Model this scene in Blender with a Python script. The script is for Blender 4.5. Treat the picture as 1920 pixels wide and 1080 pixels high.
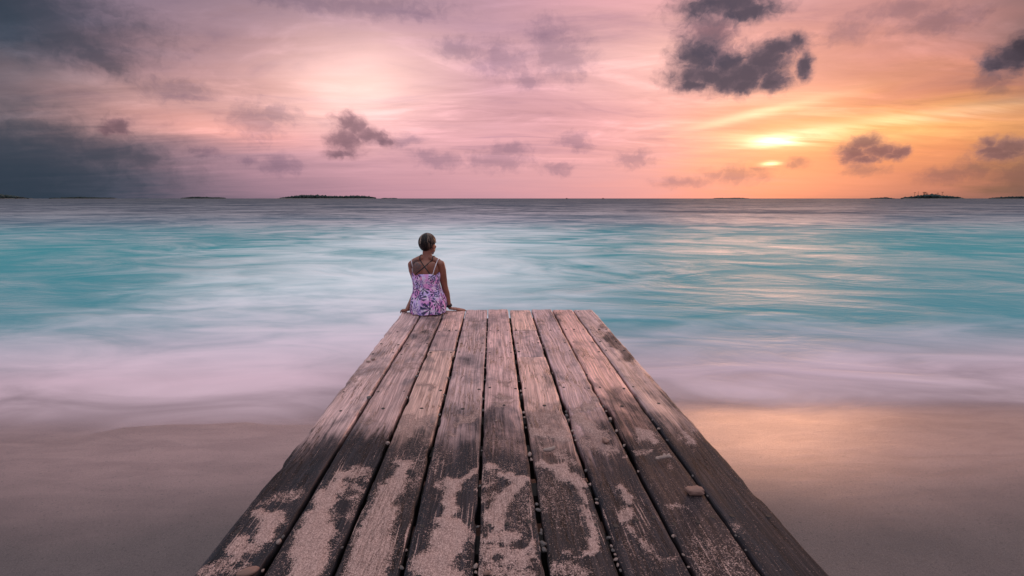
import bpy, bmesh, math, random
import numpy as np
from mathutils import Vector, Matrix
from mathutils.bvhtree import BVHTree

R = math.radians
rng = np.random.default_rng(7)
random.seed(7)
for o in list(bpy.data.objects):
    bpy.data.objects.remove(o)
SC = bpy.context.scene
COL = SC.collection

# ---------------------------------------------------------------- camera
DECK = 0.65                      # height of the deck above the water
CAM_Z = 1.79
PITCH, YAW, FOC = R(10.494), R(2.235), 907.0
cam_d = bpy.data.cameras.new('camera')
cam_d.sensor_width = 36.0
cam_d.lens = FOC / 1920 * 36.0
cam_d.clip_start = 0.05
cam_d.clip_end = 80000
cam = bpy.data.objects.new('camera', cam_d)
COL.objects.link(cam)
cam.location = (0, 0, CAM_Z)
cam.rotation_euler = (R(90) - PITCH, 0, -YAW)
SC.camera = cam

# ---------------------------------------------------------------- node helpers
class S:
    """A float or vector socket with arithmetic."""
    def __init__(self, t, s): self.t, self.s = t, s
    def _m(self, op, *a):
        n = self.t.nodes.new('ShaderNodeMath'); n.operation = op
        for i, v in enumerate((self,) + a):
            put(self.t, n.inputs[i], v)
        return S(self.t, n.outputs[0])
    def __add__(self, o): return self._m('ADD', o)
    __radd__ = __add__
    def __sub__(self, o): return self._m('SUBTRACT', o)
    def __rsub__(self, o): return (self * -1.0) + o
    def __mul__(self, o): return self._m('MULTIPLY', o)
    __rmul__ = __mul__
    def __truediv__(self, o): return self._m('DIVIDE', o)
    def __pow__(self, o): return self._m('POWER', o)
    def max(self, o): return self._m('MAXIMUM', o)
    def min(self, o): return self._m('MINIMUM', o)
    def lt(self, o): return self._m('LESS_THAN', o)
    def f(self, op, *a): return self._m(op, *a)

def put(t, inp, v):
    if isinstance(v, S): t.links.new(v.s, inp)
    elif isinstance(v, bpy.types.NodeSocket): t.links.new(v, inp)
    else:
        if inp.type == 'RGBA' and len(v) == 3: v = (*v, 1)
        inp.default_value = v

def smooth(x, a, b, lo=0.0, hi=1.0, kind='SMOOTHSTEP'):
    n = x.t.nodes.new('ShaderNodeMapRange'); n.interpolation_type = kind
    for k, v in (('Value', x), ('From Min', a), ('From Max', b), ('To Min', lo), ('To Max', hi)):
        put(x.t, n.inputs[k], v)
    return S(x.t, n.outputs[0])

def mixc(t, fac, a, b, blend='MIX'):
    n = t.nodes.new('ShaderNodeMix'); n.data_type = 'RGBA'; n.blend_type = blend
    put(t, n.inputs[0], fac); put(t, n.inputs[6], a); put(t, n.inputs[7], b)
    return S(t, n.outputs[2])

def xyz(t, x, y, z=0.0):
    n = t.nodes.new('ShaderNodeCombineXYZ')
    for i, v in enumerate((x, y, z)): put(t, n.inputs[i], v)
    return S(t, n.outputs[0])

def sep(v):
    n = v.t.nodes.new('ShaderNodeSeparateXYZ'); put(v.t, n.inputs[0], v)
    return [S(v.t, o) for o in n.outputs]

def vmath(op, a, *b, out=0):
    n = a.t.nodes.new('ShaderNodeVectorMath'); n.operation = op
    put(a.t, n.inputs[0], a)
    for i, v in enumerate(b):
        put(a.t, n.inputs['Scale'] if op == 'SCALE' else n.inputs[i + 1], v)
    return S(a.t, n.outputs[out])

def noise(v, scale=1.0, detail=3.0, rough=0.5, dist=0.0, dim='3D', col=False, lac=2.0):
    n = v.t.nodes.new('ShaderNodeTexNoise'); n.noise_dimensions = dim
    put(v.t, n.inputs['Vector'], v)
    for k, x in (('Scale', scale), ('Detail', detail), ('Roughness', rough), ('Distortion', dist), ('Lacunarity', lac)):
        n.inputs[k].default_value = x
    return S(v.t, n.outputs[1 if col else 0])

def voronoi(v, scale, out=0, feat='F1', rnd=1.0, dim='3D'):
    n = v.t.nodes.new('ShaderNodeTexVoronoi'); n.feature = feat; n.voronoi_dimensions = dim
    put(v.t, n.inputs['Vector'], v); n.inputs['Scale'].default_value = scale; n.inputs['Randomness'].default_value = rnd
    return S(v.t, n.outputs[out])

def ramp(x, stops, interp='LINEAR'):
    n = x.t.nodes.new('ShaderNodeValToRGB'); cr = n.color_ramp; cr.interpolation = interp
    put(x.t, n.inputs[0], x)
    while len(cr.elements) < len(stops): cr.elements.new(0.5)
    for e, (p, c) in zip(cr.elements, stops):
        e.position = p; e.color = (*c, 1)
    return S(x.t, n.outputs[0])

def bump(t, h, strength, dist=0.01, normal=None):
    n = t.nodes.new('ShaderNodeBump'); put(t, n.inputs['Height'], h)
    n.inputs['Strength'].default_value = strength; n.inputs['Distance'].default_value = dist
    if normal is not None: put(t, n.inputs['Normal'], normal)
    return S(t, n.outputs[0])

def attr(t, name, kind='GEOMETRY', out=2):
    n = t.nodes.new('ShaderNodeAttribute'); n.attribute_name = name; n.attribute_type = kind
    return S(t, n.outputs[out])          # 0 colour, 1 vector, 2 factor

def position(t): return S(t, t.nodes.new('ShaderNodeNewGeometry').outputs['Position'])

def objco(t): return S(t, t.nodes.new('ShaderNodeTexCoord').outputs['Object'])

def material(name):
    m = bpy.data.materials.new(name); m.use_nodes = True
    t = m.node_tree; t.nodes.clear()
    out = t.nodes.new('ShaderNodeOutputMaterial')
    b = t.nodes.new('ShaderNodeBsdfPrincipled')
    t.links.new(b.outputs[0], out.inputs[0])
    return m, t, b, out

# ---------------------------------------------------------------- world: dusk sky
SUN_AZ, SUN_EL = 29.4, 4.0
SKY_ROWS = [
  (0, [(0.019,0.037,0.061), (0.030,0.047,0.075), (0.060,0.075,0.113), (0.189,0.137,0.188), (0.308,0.191,0.253), (0.418,0.233,0.300), (0.518,0.272,0.343), (0.566,0.292,0.357), (0.613,0.311,0.371), (0.662,0.321,0.368), (0.712,0.325,0.354), (0.760,0.322,0.330), (0.795,0.293,0.269), (0.822,0.260,0.204), (0.618,0.211,0.177), (0.391,0.153,0.141), (0.145,0.085,0.084)]),
  (2, [(0.022,0.041,0.069), (0.041,0.054,0.086), (0.100,0.098,0.141), (0.242,0.162,0.215), (0.372,0.218,0.281), (0.484,0.264,0.329), (0.585,0.305,0.372), (0.625,0.320,0.380), (0.665,0.336,0.388), (0.709,0.345,0.383), (0.756,0.350,0.372), (0.805,0.350,0.348), (0.850,0.332,0.277), (0.888,0.311,0.203), (0.763,0.259,0.172), (0.601,0.201,0.135), (0.338,0.138,0.095)]),
  (4, [(0.044,0.061,0.091), (0.081,0.078,0.108), (0.207,0.148,0.186), (0.334,0.202,0.251), (0.459,0.255,0.315), (0.567,0.303,0.364), (0.672,0.348,0.409), (0.701,0.357,0.408), (0.731,0.367,0.409), (0.769,0.375,0.404), (0.814,0.382,0.395), (0.862,0.387,0.371), (0.920,0.383,0.288), (0.968,0.378,0.205), (0.922,0.330,0.172), (0.813,0.288,0.139), (0.605,0.253,0.112)]),
  (6.5, [(0.184,0.141,0.167), (0.184,0.137,0.160), (0.470,0.264,0.266), (0.612,0.313,0.310), (0.688,0.338,0.342), (0.729,0.370,0.390), (0.782,0.404,0.435), (0.772,0.394,0.430), (0.768,0.388,0.427), (0.793,0.389,0.419), (0.834,0.394,0.407), (0.878,0.407,0.382), (0.928,0.447,0.314), (0.974,0.491,0.248), (0.990,0.477,0.204), (0.902,0.402,0.162), (0.694,0.302,0.133)]),
  (9, [(0.112,0.102,0.132), (0.210,0.152,0.176), (0.489,0.279,0.277), (0.643,0.346,0.325), (0.752,0.390,0.360), (0.820,0.438,0.422), (0.877,0.479,0.475), (0.815,0.432,0.452), (0.761,0.392,0.433), (0.782,0.390,0.424), (0.847,0.411,0.421), (0.910,0.437,0.405), (0.941,0.455,0.344), (0.949,0.444,0.282), (0.840,0.348,0.224), (0.658,0.253,0.174), (0.409,0.173,0.134)]),
  (12, [(0.059,0.071,0.104), (0.077,0.082,0.116), (0.297,0.182,0.214), (0.510,0.284,0.295), (0.685,0.372,0.358), (0.828,0.473,0.442), (0.941,0.555,0.517), (0.824,0.467,0.471), (0.705,0.378,0.424), (0.735,0.383,0.420), (0.855,0.446,0.442), (0.945,0.488,0.441), (0.939,0.452,0.369), (0.898,0.393,0.293), (0.750,0.305,0.235), (0.519,0.217,0.184), (0.269,0.141,0.139)]),
  (15, [(0.061,0.068,0.098), (0.061,0.068,0.098), (0.192,0.139,0.185), (0.340,0.214,0.257), (0.503,0.294,0.323), (0.701,0.407,0.409), (0.875,0.519,0.494), (0.779,0.452,0.459), (0.652,0.362,0.410), (0.695,0.382,0.415), (0.840,0.468,0.453), (0.931,0.503,0.455), (0.891,0.434,0.378), (0.814,0.364,0.310), (0.662,0.293,0.262), (0.430,0.204,0.199), (0.188,0.114,0.127)]),
  (18, [(0.061,0.068,0.098), (0.061,0.068,0.098), (0.165,0.127,0.175), (0.272,0.186,0.241), (0.375,0.241,0.294), (0.457,0.281,0.328), (0.587,0.346,0.383), (0.613,0.353,0.397), (0.586,0.333,0.392), (0.657,0.361,0.407), (0.793,0.418,0.435), (0.862,0.435,0.434), (0.804,0.394,0.390), (0.723,0.357,0.355), (0.618,0.288,0.282), (0.394,0.193,0.195), (0.188,0.114,0.127)]),
  (21, [(0.061,0.068,0.098), (0.061,0.068,0.098), (0.158,0.123,0.170), (0.266,0.183,0.237), (0.366,0.237,0.291), (0.376,0.242,0.300), (0.376,0.242,0.305), (0.444,0.267,0.334), (0.518,0.295,0.365), (0.623,0.331,0.391), (0.749,0.374,0.414), (0.817,0.398,0.420), (0.779,0.385,0.394), (0.718,0.353,0.352), (0.611,0.284,0.277), (0.373,0.185,0.188), (0.188,0.114,0.127)]),
]

CLOUDS = [(23.23,12.35,3.73,1.09), (21.72,11.56,1.99,0.61), (22.17,14.11,2.36,1.65), (26.75,12.14,2.88,1.45), (28.19,13.33,2.16,1.50), (29.19,14.15,2.11,0.92), (30.83,14.58,1.07,0.72), (31.93,12.44,0.62,1.20), (26.60,11.08,2.24,0.69), (25.54,11.86,2.94,1.18), (24.68,13.31,1.99,1.07), (29.22,11.33,1.40,0.87), (24.35,18.72,4.23,1.32), (26.27,17.77,2.84,0.80), (46.32,10.88,1.48,1.01), (45.46,10.56,0.99,0.72), (46.79,11.28,1.17,1.00)]
MIDS = [(22.95,16.05,2.52,2.13), (23.84,14.35,2.01,1.43), (36.53,4.31,1.31,1.16), (37.47,5.07,1.51,0.81), (38.48,4.30,1.63,0.85), (37.44,3.54,1.37,0.48), (40.04,4.17,0.90,0.56), (39.47,3.82,1.07,0.47), (46.18,3.88,1.54,0.68), (47.08,4.07,1.49,0.75), (46.70,3.51,1.81,0.59), (45.79,4.50,0.63,0.51), (-16.08,6.22,1.99,1.64), (-15.75,8.08,1.65,1.18), (-13.73,6.68,2.04,0.99), (-12.17,6.29,1.61,0.67), (-16.61,4.77,1.88,0.55), (-14.91,7.47,1.45,0.98), (-35.59,6.27,1.15,0.82), (-36.26,5.90,0.75,0.45)]
WISPS = [(22.93,16.33,2.81,2.75), (45.30,9.40,1.06,1.05), (46.04,8.50,0.80,0.57), (37.54,2.56,1.80,0.54), (32.24,3.60,0.91,0.62), (31.72,3.25,0.74,0.41), (45.09,2.39,1.48,1.05), (47.87,1.57,2.03,1.51), (43.29,1.92,1.71,0.82), (-9.45,6.41,1.88,0.73), (-29.13,4.45,1.54,0.60), (6.35,15.86,2.57,2.96), (8.12,14.80,3.48,2.32), (1.05,14.77,3.31,2.03), (3.72,12.77,1.78,1.06), (0.70,4.33,4.28,1.29), (2.23,5.50,2.20,1.05), (9.19,6.50,2.03,0.91), (10.11,5.74,1.55,0.69), (16.04,4.32,2.29,0.97), (7.44,3.42,2.06,0.77), (-24.60,7.59,2.45,2.21), (-22.59,8.38,2.02,1.22), (-22.50,3.29,2.06,1.18), (-6.28,4.16,2.53,1.05), (-7.45,4.85,1.67,0.69), (26.53,2.43,2.99,1.09), (28.49,3.03,1.08,0.53), (-25.66,3.67,1.06,0.52), (21.26,1.72,3.24,0.68), (-12.51,19.11,8.39,1.10), (-19.78,18.73,5.14,0.80), (41.38,14.44,3.02,1.04), (38.74,15.75,2.89,0.97), (-31.06,9.82,3.02,1.11), (34.99,14.76,2.02,1.03), (-3.63,15.82,2.92,1.20)]
BANKS = [(-40.51,14.08,5.82,1.88), (-38.45,12.89,3.55,1.35), (-36.36,11.89,2.08,1.00), (-35.36,11.25,1.13,0.60), (-41.97,3.10,6.62,2.62), (-37.14,4.03,2.65,1.64), (-39.79,5.05,2.43,1.13), (-36.32,3.15,2.32,0.84), (-34.57,3.47,1.60,0.95)]

def build_world():
    w = bpy.data.worlds.new('World'); SC.world = w
    w.use_nodes = True
    t = w.node_tree; t.nodes.clear()
    out = t.nodes.new('ShaderNodeOutputWorld')
    bg = t.nodes.new('ShaderNodeBackground')
    t.links.new(bg.outputs[0], out.inputs[0])
    d = S(t, t.nodes.new('ShaderNodeTexCoord').outputs['Generated'])
    x, y, z = sep(d)
    zc = z.max(-0.02)
    az0 = x.f('ARCTAN2', y) * (180 / math.pi)
    el0 = zc.f('ARCSINE') * (180 / math.pi)
    # high cloud lies on a layer: streaks run together towards the horizon
    den = zc.max(0.0) + 0.10
    q = xyz(t, x / den, y / den, 0.0)
    wv = sep(noise(q, 0.55, 6, 0.6, 0.4, col=True))
    s1 = noise(vmath('MULTIPLY', q, (0.50, 1.5, 1)), 1.0, 7, 0.58, 0.9) - 0.5
    s2 = noise(vmath('MULTIPLY', vmath('ADD', q, (7.3, 2.1, 0)), (0.9, 3.4, 1)), 1.0, 8, 0.62, 0.8) - 0.5
    az = az0 + (wv[0] - 0.5) * 11.0 + s1 * 6.0
    el = (el0 + ((wv[1] - 0.5) * 4.5 + s1 * 5.0 + s2 * 2.0) * smooth(el0, 0.5, 9.0, 0.1, 1.0)).max(0.0)
    azn = az / 360.0 + 0.5
    back = {0: (0.24, 0.21, 0.29), 21: (0.50, 0.48, 0.60)}  # unseen sky behind the camera, raised as added fill light
    rows = []
    for e, cols in SKY_ROWS:
        k = e / 21.0
        bk = tuple((1 - k) * a + k * b for a, b in zip(back[0], back[21]))
        st = [(0.0, bk), (0.5 - 150 / 360, bk)]
        l = cols[0]; r = cols[-1]
        st.append((0.5 - 85 / 360, tuple(0.45 * a + 0.55 * b for a, b in zip(l, bk))))
        st += [(0.5 + a / 360, c) for a, c in zip(range(-48, 49, 6), cols)]
        st.append((0.5 + 85 / 360, tuple(0.4 * a + 0.6 * b for a, b in zip(r, bk))))
        st += [(0.5 + 150 / 360, bk), (1.0, bk)]
        rows.append((e, ramp(azn, st)))
    hi = [(0.0, (0.66, 0.65, 0.78)), (0.36, (0.56, 0.50, 0.60)), (0.5, (0.80, 0.62, 0.68)), (0.58, (0.88, 0.60, 0.55)), (0.66, (0.74, 0.55, 0.56)), (1.0, (0.66, 0.65, 0.78))]
    rows.append((38, ramp(azn, hi)))
    c = rows[0][1]
    for (e0, _), (e1, col) in zip(rows, rows[1:]):
        c = mixc(t, smooth(el, e0, e1, kind='LINEAR'), c, col)
    c = mixc(t, smooth(el, 38, 80), c, (1.20, 1.28, 1.38))  # unseen overhead sky, brightened beyond dusk to light the foam and figure
    # lighter and darker veils of the high cloud
    veil = 1.0 + (s2 * 0.55 + s1 * 0.45) * smooth(el0, 1.0, 8.0, 0.15, 1.0)
    c = vmath('SCALE', c, veil)
    # torn sheets of middle cloud
    cover = noise(vmath('MULTIPLY', vmath('ADD', q, (3.1, 8.2, 0)), (0.30, 0.42, 1)), 1.0, 2, 0.5)
    v1 = noise(vmath('MULTIPLY', vmath('ADD', q, (1.7, 4.4, 0)), (0.85, 1.5, 1)), 1.0, 9, 0.60, 1.2) + (cover - 0.5) * 0.5
    body_v = smooth(el0, 1.5, 8.0, 0.0, 1.0)
    c = mixc(t, smooth(v1, 0.50, 0.74) * body_v * 0.62, c, vmath('MULTIPLY', c, (0.60, 0.62, 0.76)))
    c = vmath('SCALE', c, 1.0 + smooth(v1, 0.50, 0.30) * body_v * 0.26)
    # clear sky behind the layer
    sky = t.nodes.new('ShaderNodeTexSky'); sky.sky_type = 'NISHITA'; sky.sun_disc = False
    sky.sun_elevation = R(SUN_EL); sky.sun_rotation = R(SUN_AZ)
    c = vmath('ADD', c, vmath('SCALE', S(t, sky.outputs[0]), 0.004))
    # glow of the veiled sun and the lit edges of cloud beside it
    aw = az0 + s1 * 2.0
    ew = el0 + s1 * 0.8 + s2 * 0.9
    def gauss(a, e, ra, re, slope=0.0, p=1.0):
        da = (aw - a); de = (ew - e) - da * slope
        g = (da / ra) * (da / ra) + (de / re) * (de / re)
        return (g * -1.0).f('EXPONENT')
    fine = smooth(s2, -0.16, 0.12, 0.35, 1.0)
    for g, colr in ((gauss(33.0, 7.0, 12, 3.0), (0.10, 0.01, -0.03)),
                    (gauss(31.0, 6.0, 4.0, 0.85, 0.03) * fine, (0.50, 0.44, 0.32)),
                    (gauss(30.1, 5.75, 2.0, 0.48, 0.03) * fine, (1.5, 1.35, 0.9)),
                    (gauss(29.4, 3.35, 0.75, 0.20) * fine, (1.9, 1.4, 0.7)),
                    (gauss(29.6, 4.8, 6.0, 2.6), (0.16, 0.05, 0.02)),
                    (gauss(40.5, 7.0, 8.5, 0.55, 0.055) * fine, (0.27, 0.25, 0.16)),
                    (gauss(39.0, 5.9, 8.0, 0.8, 0.02) * fine, (0.18, 0.10, 0.04)),
                    (gauss(27.5, 8.3, 5.5, 0.45, 0.17), (0.25, 0.30, 0.18)),
                    (gauss(-27, 6.6, 8.0, 1.2, -0.10), (0.26, 0.09, 0.05)),
                    (gauss(-15, 11.0, 7.0, 4.2), (0.34, 0.24, 0.19))):
        c = vmath('ADD', c, vmath('SCALE', xyz(t, *colr), g))
    # cumulus: lumps in front of the glow
    cp = xyz(t, az0, el0, 0.0)
    cw = sep(noise(cp, 0.30, 4, 0.55, col=True))
    cf = sep(noise(cp, 1.1, 5, 0.6, col=True))
    cx = az0 + (cw[0] - 0.5) * 1.5 + (cf[0] - 0.5) * 1.1
    ce = el0 + (cw[1] - 0.5) * 0.9 + (cf[1] - 0.5) * 0.9
    p = xyz(t, cx, ce, 0.0)
    def lumps(lst, k):
        acc = None
        for a, e, ra, re in lst:
            ra *= k; re *= k
            ln = vmath('LENGTH', vmath('MULTIPLY_ADD', p, (1 / ra, 1 / re, 0), (-a / ra, -e / re, 0)), out=1)
            acc = ln if acc is None else acc.min(ln)
        return 1.0 - acc
    fb = noise(vmath('MULTIPLY', xyz(t, cx, ce, 3.0), (1.0, 1.20, 1)), 0.70, 10, 0.64, 0.35) - 0.5
    ds = lumps(CLOUDS, 1.36) + fb * 1.25 + 0.14
    dm = lumps(MIDS, 1.28) + fb * 1.25
    dw = lumps(WISPS, 1.35) + fb * 1.7 - 0.04
    fade = smooth(el0, 0.2, 2.2, 0.35, 1.0)
    lum = vmath('DOT_PRODUCT', c, (.35, .45, .20), out=1).min(0.42) * (1 / 0.42)
    def tone(col):
        return vmath('SCALE', xyz(t, *col), lum * 0.85 + 0.15 * lum * lum)
    mauve = vmath('ADD', vmath('MULTIPLY', c, (0.34, 0.38, 0.48)), vmath('SCALE', xyz(t, .09, .055, .065), lum))
    def warm(col, k):
        return vmath('ADD', vmath('SCALE', tone(col), 1 - k), vmath('MULTIPLY', c, (k * .55, k * .50, k * .60)))
    m_hi, m_lo = warm((.36, .215, .235), .45), warm((.175, .112, .135), .30)
    d_hi, d_lo = tone((.225, .150, .180)), tone((.080, .070, .098))
    inner = noise(vmath('MULTIPLY', xyz(t, cx, ce, 8.0), (1.0, 1.4, 1)), 0.9, 6, 0.6) - 0.5
    c = mixc(t, smooth(dw, -0.10, 0.85) * fade * 0.62, c, mauve)
    db = lumps(BANKS, 1.45) + fb * 1.5 + inner * 0.5
    slate = vmath('ADD', vmath('SCALE', c, 0.16), (0.026, 0.040, 0.060))
    c = mixc(t, smooth(db, -0.55, 0.95) * 0.80, c, slate)
    c = mixc(t, smooth(dm, -0.16, 0.72) * fade * 0.94, c, mixc(t, smooth(dm + inner * 0.7, 0.10, 1.0), m_hi, m_lo))
    c = mixc(t, smooth(ds, -0.22, 0.72) * fade * 0.95, c, mixc(t, smooth(ds + inner * 0.6, 0.10, 1.0), d_hi, d_lo))
    put(t, bg.inputs['Color'], c)
    bg.inputs['Strength'].default_value = 1.0
    w.cycles.sampling_method = 'MANUAL'
    w.cycles.sample_map_resolution = 512
build_world()

# ---------------------------------------------------------------- veiled low sun
sd = bpy.data.lights.new('sun', 'SUN')
sd.energy = 1.15; sd.angle = R(20); sd.color = (1.0, 0.46, 0.24)
sun = bpy.data.objects.new('sun', sd); COL.objects.link(sun)
sdir = Vector((math.sin(R(SUN_AZ)) * math.cos(R(SUN_EL)), math.cos(R(SUN_AZ)) * math.cos(R(SUN_EL)), math.sin(R(SUN_EL))))
sun.rotation_euler = (-sdir).to_track_quat('-Z', 'Y').to_euler()
sun.location = (0, 0, 30)

vs = SC.view_settings
SC.display_settings.display_device = 'sRGB'
vs.view_transform = 'Standard'; vs.look = 'None'; vs.exposure = 0.0; vs.gamma = 1.0; vs.use_curve_mapping = False
SC.cycles.max_bounces = 6
SC.cycles.transparent_max_bounces = 6
SC.cycles.caustics_reflective = False
SC.cycles.caustics_refractive = False
SC.cycles.use_denoising = True

# ---------------------------------------------------------------- object helpers
def mesh_obj(name, verts, faces, mat=None, parent=None, smoothed=True, loc=None):
    me = bpy.data.meshes.new(name)
    me.from_pydata([tuple(v) for v in verts], [], [tuple(int(i) for i in f) for f in faces])
    me.validate(); me.update()
    return link_obj(name, me, mat, parent, smoothed, loc)

def link_obj(name, me, mat=None, parent=None, smoothed=True, loc=None):
    if smoothed is not None:
        me.polygons.foreach_set('use_smooth', [bool(smoothed)] * len(me.polygons))
    if mat is not None and not me.materials: me.materials.append(mat)
    o = bpy.data.objects.new(name, me); COL.objects.link(o)
    if parent is not None: o.parent = parent
    if loc is not None: o.location = loc
    return o

def empty(name, loc=(0, 0, 0)):
    o = bpy.data.objects.new(name, None); COL.objects.link(o); o.location = loc
    o.empty_display_size = 0.2
    return o

def tag(o, label=None, cat=None, group=None, kind=None):
    for k, v in (('label', label), ('category', cat), ('group', group), ('kind', kind)):
        if v: o[k] = v
    return o

def lattice(n=256, seed=1): return np.random.default_rng(seed).random((n, n))
_L = [lattice(seed=s) for s in range(8)]
def vnoise(x, y, k=0):
    x = np.asarray(x, float); y = np.asarray(y, float)
    xi = np.floor(x).astype(int); yi = np.floor(y).astype(int)
    fx = x - xi; fy = y - yi
    fx = fx * fx * (3 - 2 * fx); fy = fy * fy * (3 - 2 * fy)
    L = _L[k % 8]
    a = L[xi % 256, yi % 256]; b = L[(xi + 1) % 256, yi % 256]; c = L[xi % 256, (yi + 1) % 256]; d = L[(xi + 1) % 256, (yi + 1) % 256]
    return (a * (1 - fx) + b * fx) * (1 - fy) + (c * (1 - fx) + d * fx) * fy
def fbm(x, y, k=0, oct=4):
    s = 0; a = 0.5; t = 0
    for i in range(oct):
        s = s + a * vnoise(np.asarray(x) * 2 ** i + 17.3 * i, np.asarray(y) * 2 ** i + 9.1 * i, k + i); t += a; a *= 0.5
    return s / t
def sstep(x, a, b):
    u = np.clip((x - a) / (b - a), 0, 1); return u * u * (3 - 2 * u)
def set_attr(me, name, vals, kind='FLOAT'):
    a = me.attributes.new(name, kind, 'POINT')
    if kind == 'FLOAT': a.data.foreach_set('value', np.asarray(vals, np.float32))
    else: a.data.foreach_set('color', np.asarray(vals, np.float32).ravel())

# ---------------------------------------------------------------- beach and sea
def sand_material():
    m, t, b, out = material('beach_sand')
    P = position(t); x, y, z = sep(P)
    edge = noise(vmath('MULTIPLY', P, (0.5, 1.0, 1)), 1.0, 4, 0.55) - 0.5
    yy = y + edge * 0.9 + x * 0.02
    wet = smooth(yy, 2.12, 3.30)
    big = noise(P, 2.2, 5, 0.6)
    drag = noise(vmath('MULTIPLY', P, (2.0, 7.0, 1)), 1.0, 5, 0.6, 0.6)
    grain = noise(P, 420, 3, 0.7)
    dry = mixc(t, smooth(big, 0.3, 0.7), (0.100, 0.082, 0.082), (0.126, 0.101, 0.099))
    wet_lighting = mixc(t, smooth(drag, 0.35, 0.65), (0.245, 0.152, 0.142), (0.315, 0.200, 0.185))  # sky sheen painted in: wet band coloured lighter than the dry sand
    c = mixc(t, wet, dry, wet_lighting)
    g = smooth(grain, 0.30, 0.70, 0.62, 1.34) * smooth(noise(P, 140, 3, 0.7), 0.3, 0.7, 0.85, 1.15)
    c = vmath('SCALE', c, g)
    speck = voronoi(P, 120, out=1)
    c = mixc(t, smooth(sep(speck)[0], 0.965, 0.99) * 0.5, c, (0.05, 0.045, 0.045))
    put(t, b.inputs['Base Color'], c)
    put(t, b.inputs['Roughness'], smooth(wet, 0, 1, 0.85, 0.55))
    put(t, b.inputs['Coat Weight'], wet * 1.0)
    b.inputs['Coat IOR'].default_value = 1.5
    put(t, b.inputs['Coat Roughness'], 0.36 + (big - 0.5) * 0.25)
    h = grain * 0.7 + drag * 0.9 + noise(P, 60, 4, 0.6) * 0.5
    n = bump(t, h, 0.55, 0.006)
    put(t, b.inputs['Normal'], n)
    put(t, b.inputs['Coat Normal'], bump(t, drag * 1.0 + grain * 0.22, 0.42, 0.006))
    return m

def sand_height(x, y):
    s = np.where(y < 3.7, (3.7 - y) * 0.045, (3.7 - y) * 0.085)
    s = np.where(y < -3, 0.3015 + (-3 - y) * 0.09, s)
    s = np.minimum(s, 1.6)
    near = np.exp(-((y - 2.5) / 6) ** 2) * np.exp(-(x / 12) ** 2)
    s = s + (fbm(x * 0.8 + 50, y * 0.8 + 50, 2) - 0.5) * 0.05 * near
    return np.maximum(s, -4.0)

ys = np.concatenate([np.linspace(-60, -6, 16), np.arange(-5, 8, 0.09), np.linspace(8.2, 60, 24)])
us = np.sign(np.linspace(-1, 1, 181)) * np.abs(np.linspace(-1, 1, 181)) ** 2.2
X, Y = np.meshgrid(us * 90, ys)
Z = sand_height(X, Y)
def grid_faces(ny, nx):
    i = np.arange(ny - 1)[:, None] * nx + np.arange(nx - 1)[None]
    return np.stack([i, i + 1, i + nx + 1, i + nx], -1).reshape(-1, 4)
beach = mesh_obj('beach_sand', np.stack([X, Y, Z], -1).reshape(-1, 3), grid_faces(*X.shape), sand_material())
tag(beach, 'pale smooth wet sand sloping into the milky sea on both sides of the wooden pier', kind='structure')

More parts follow.
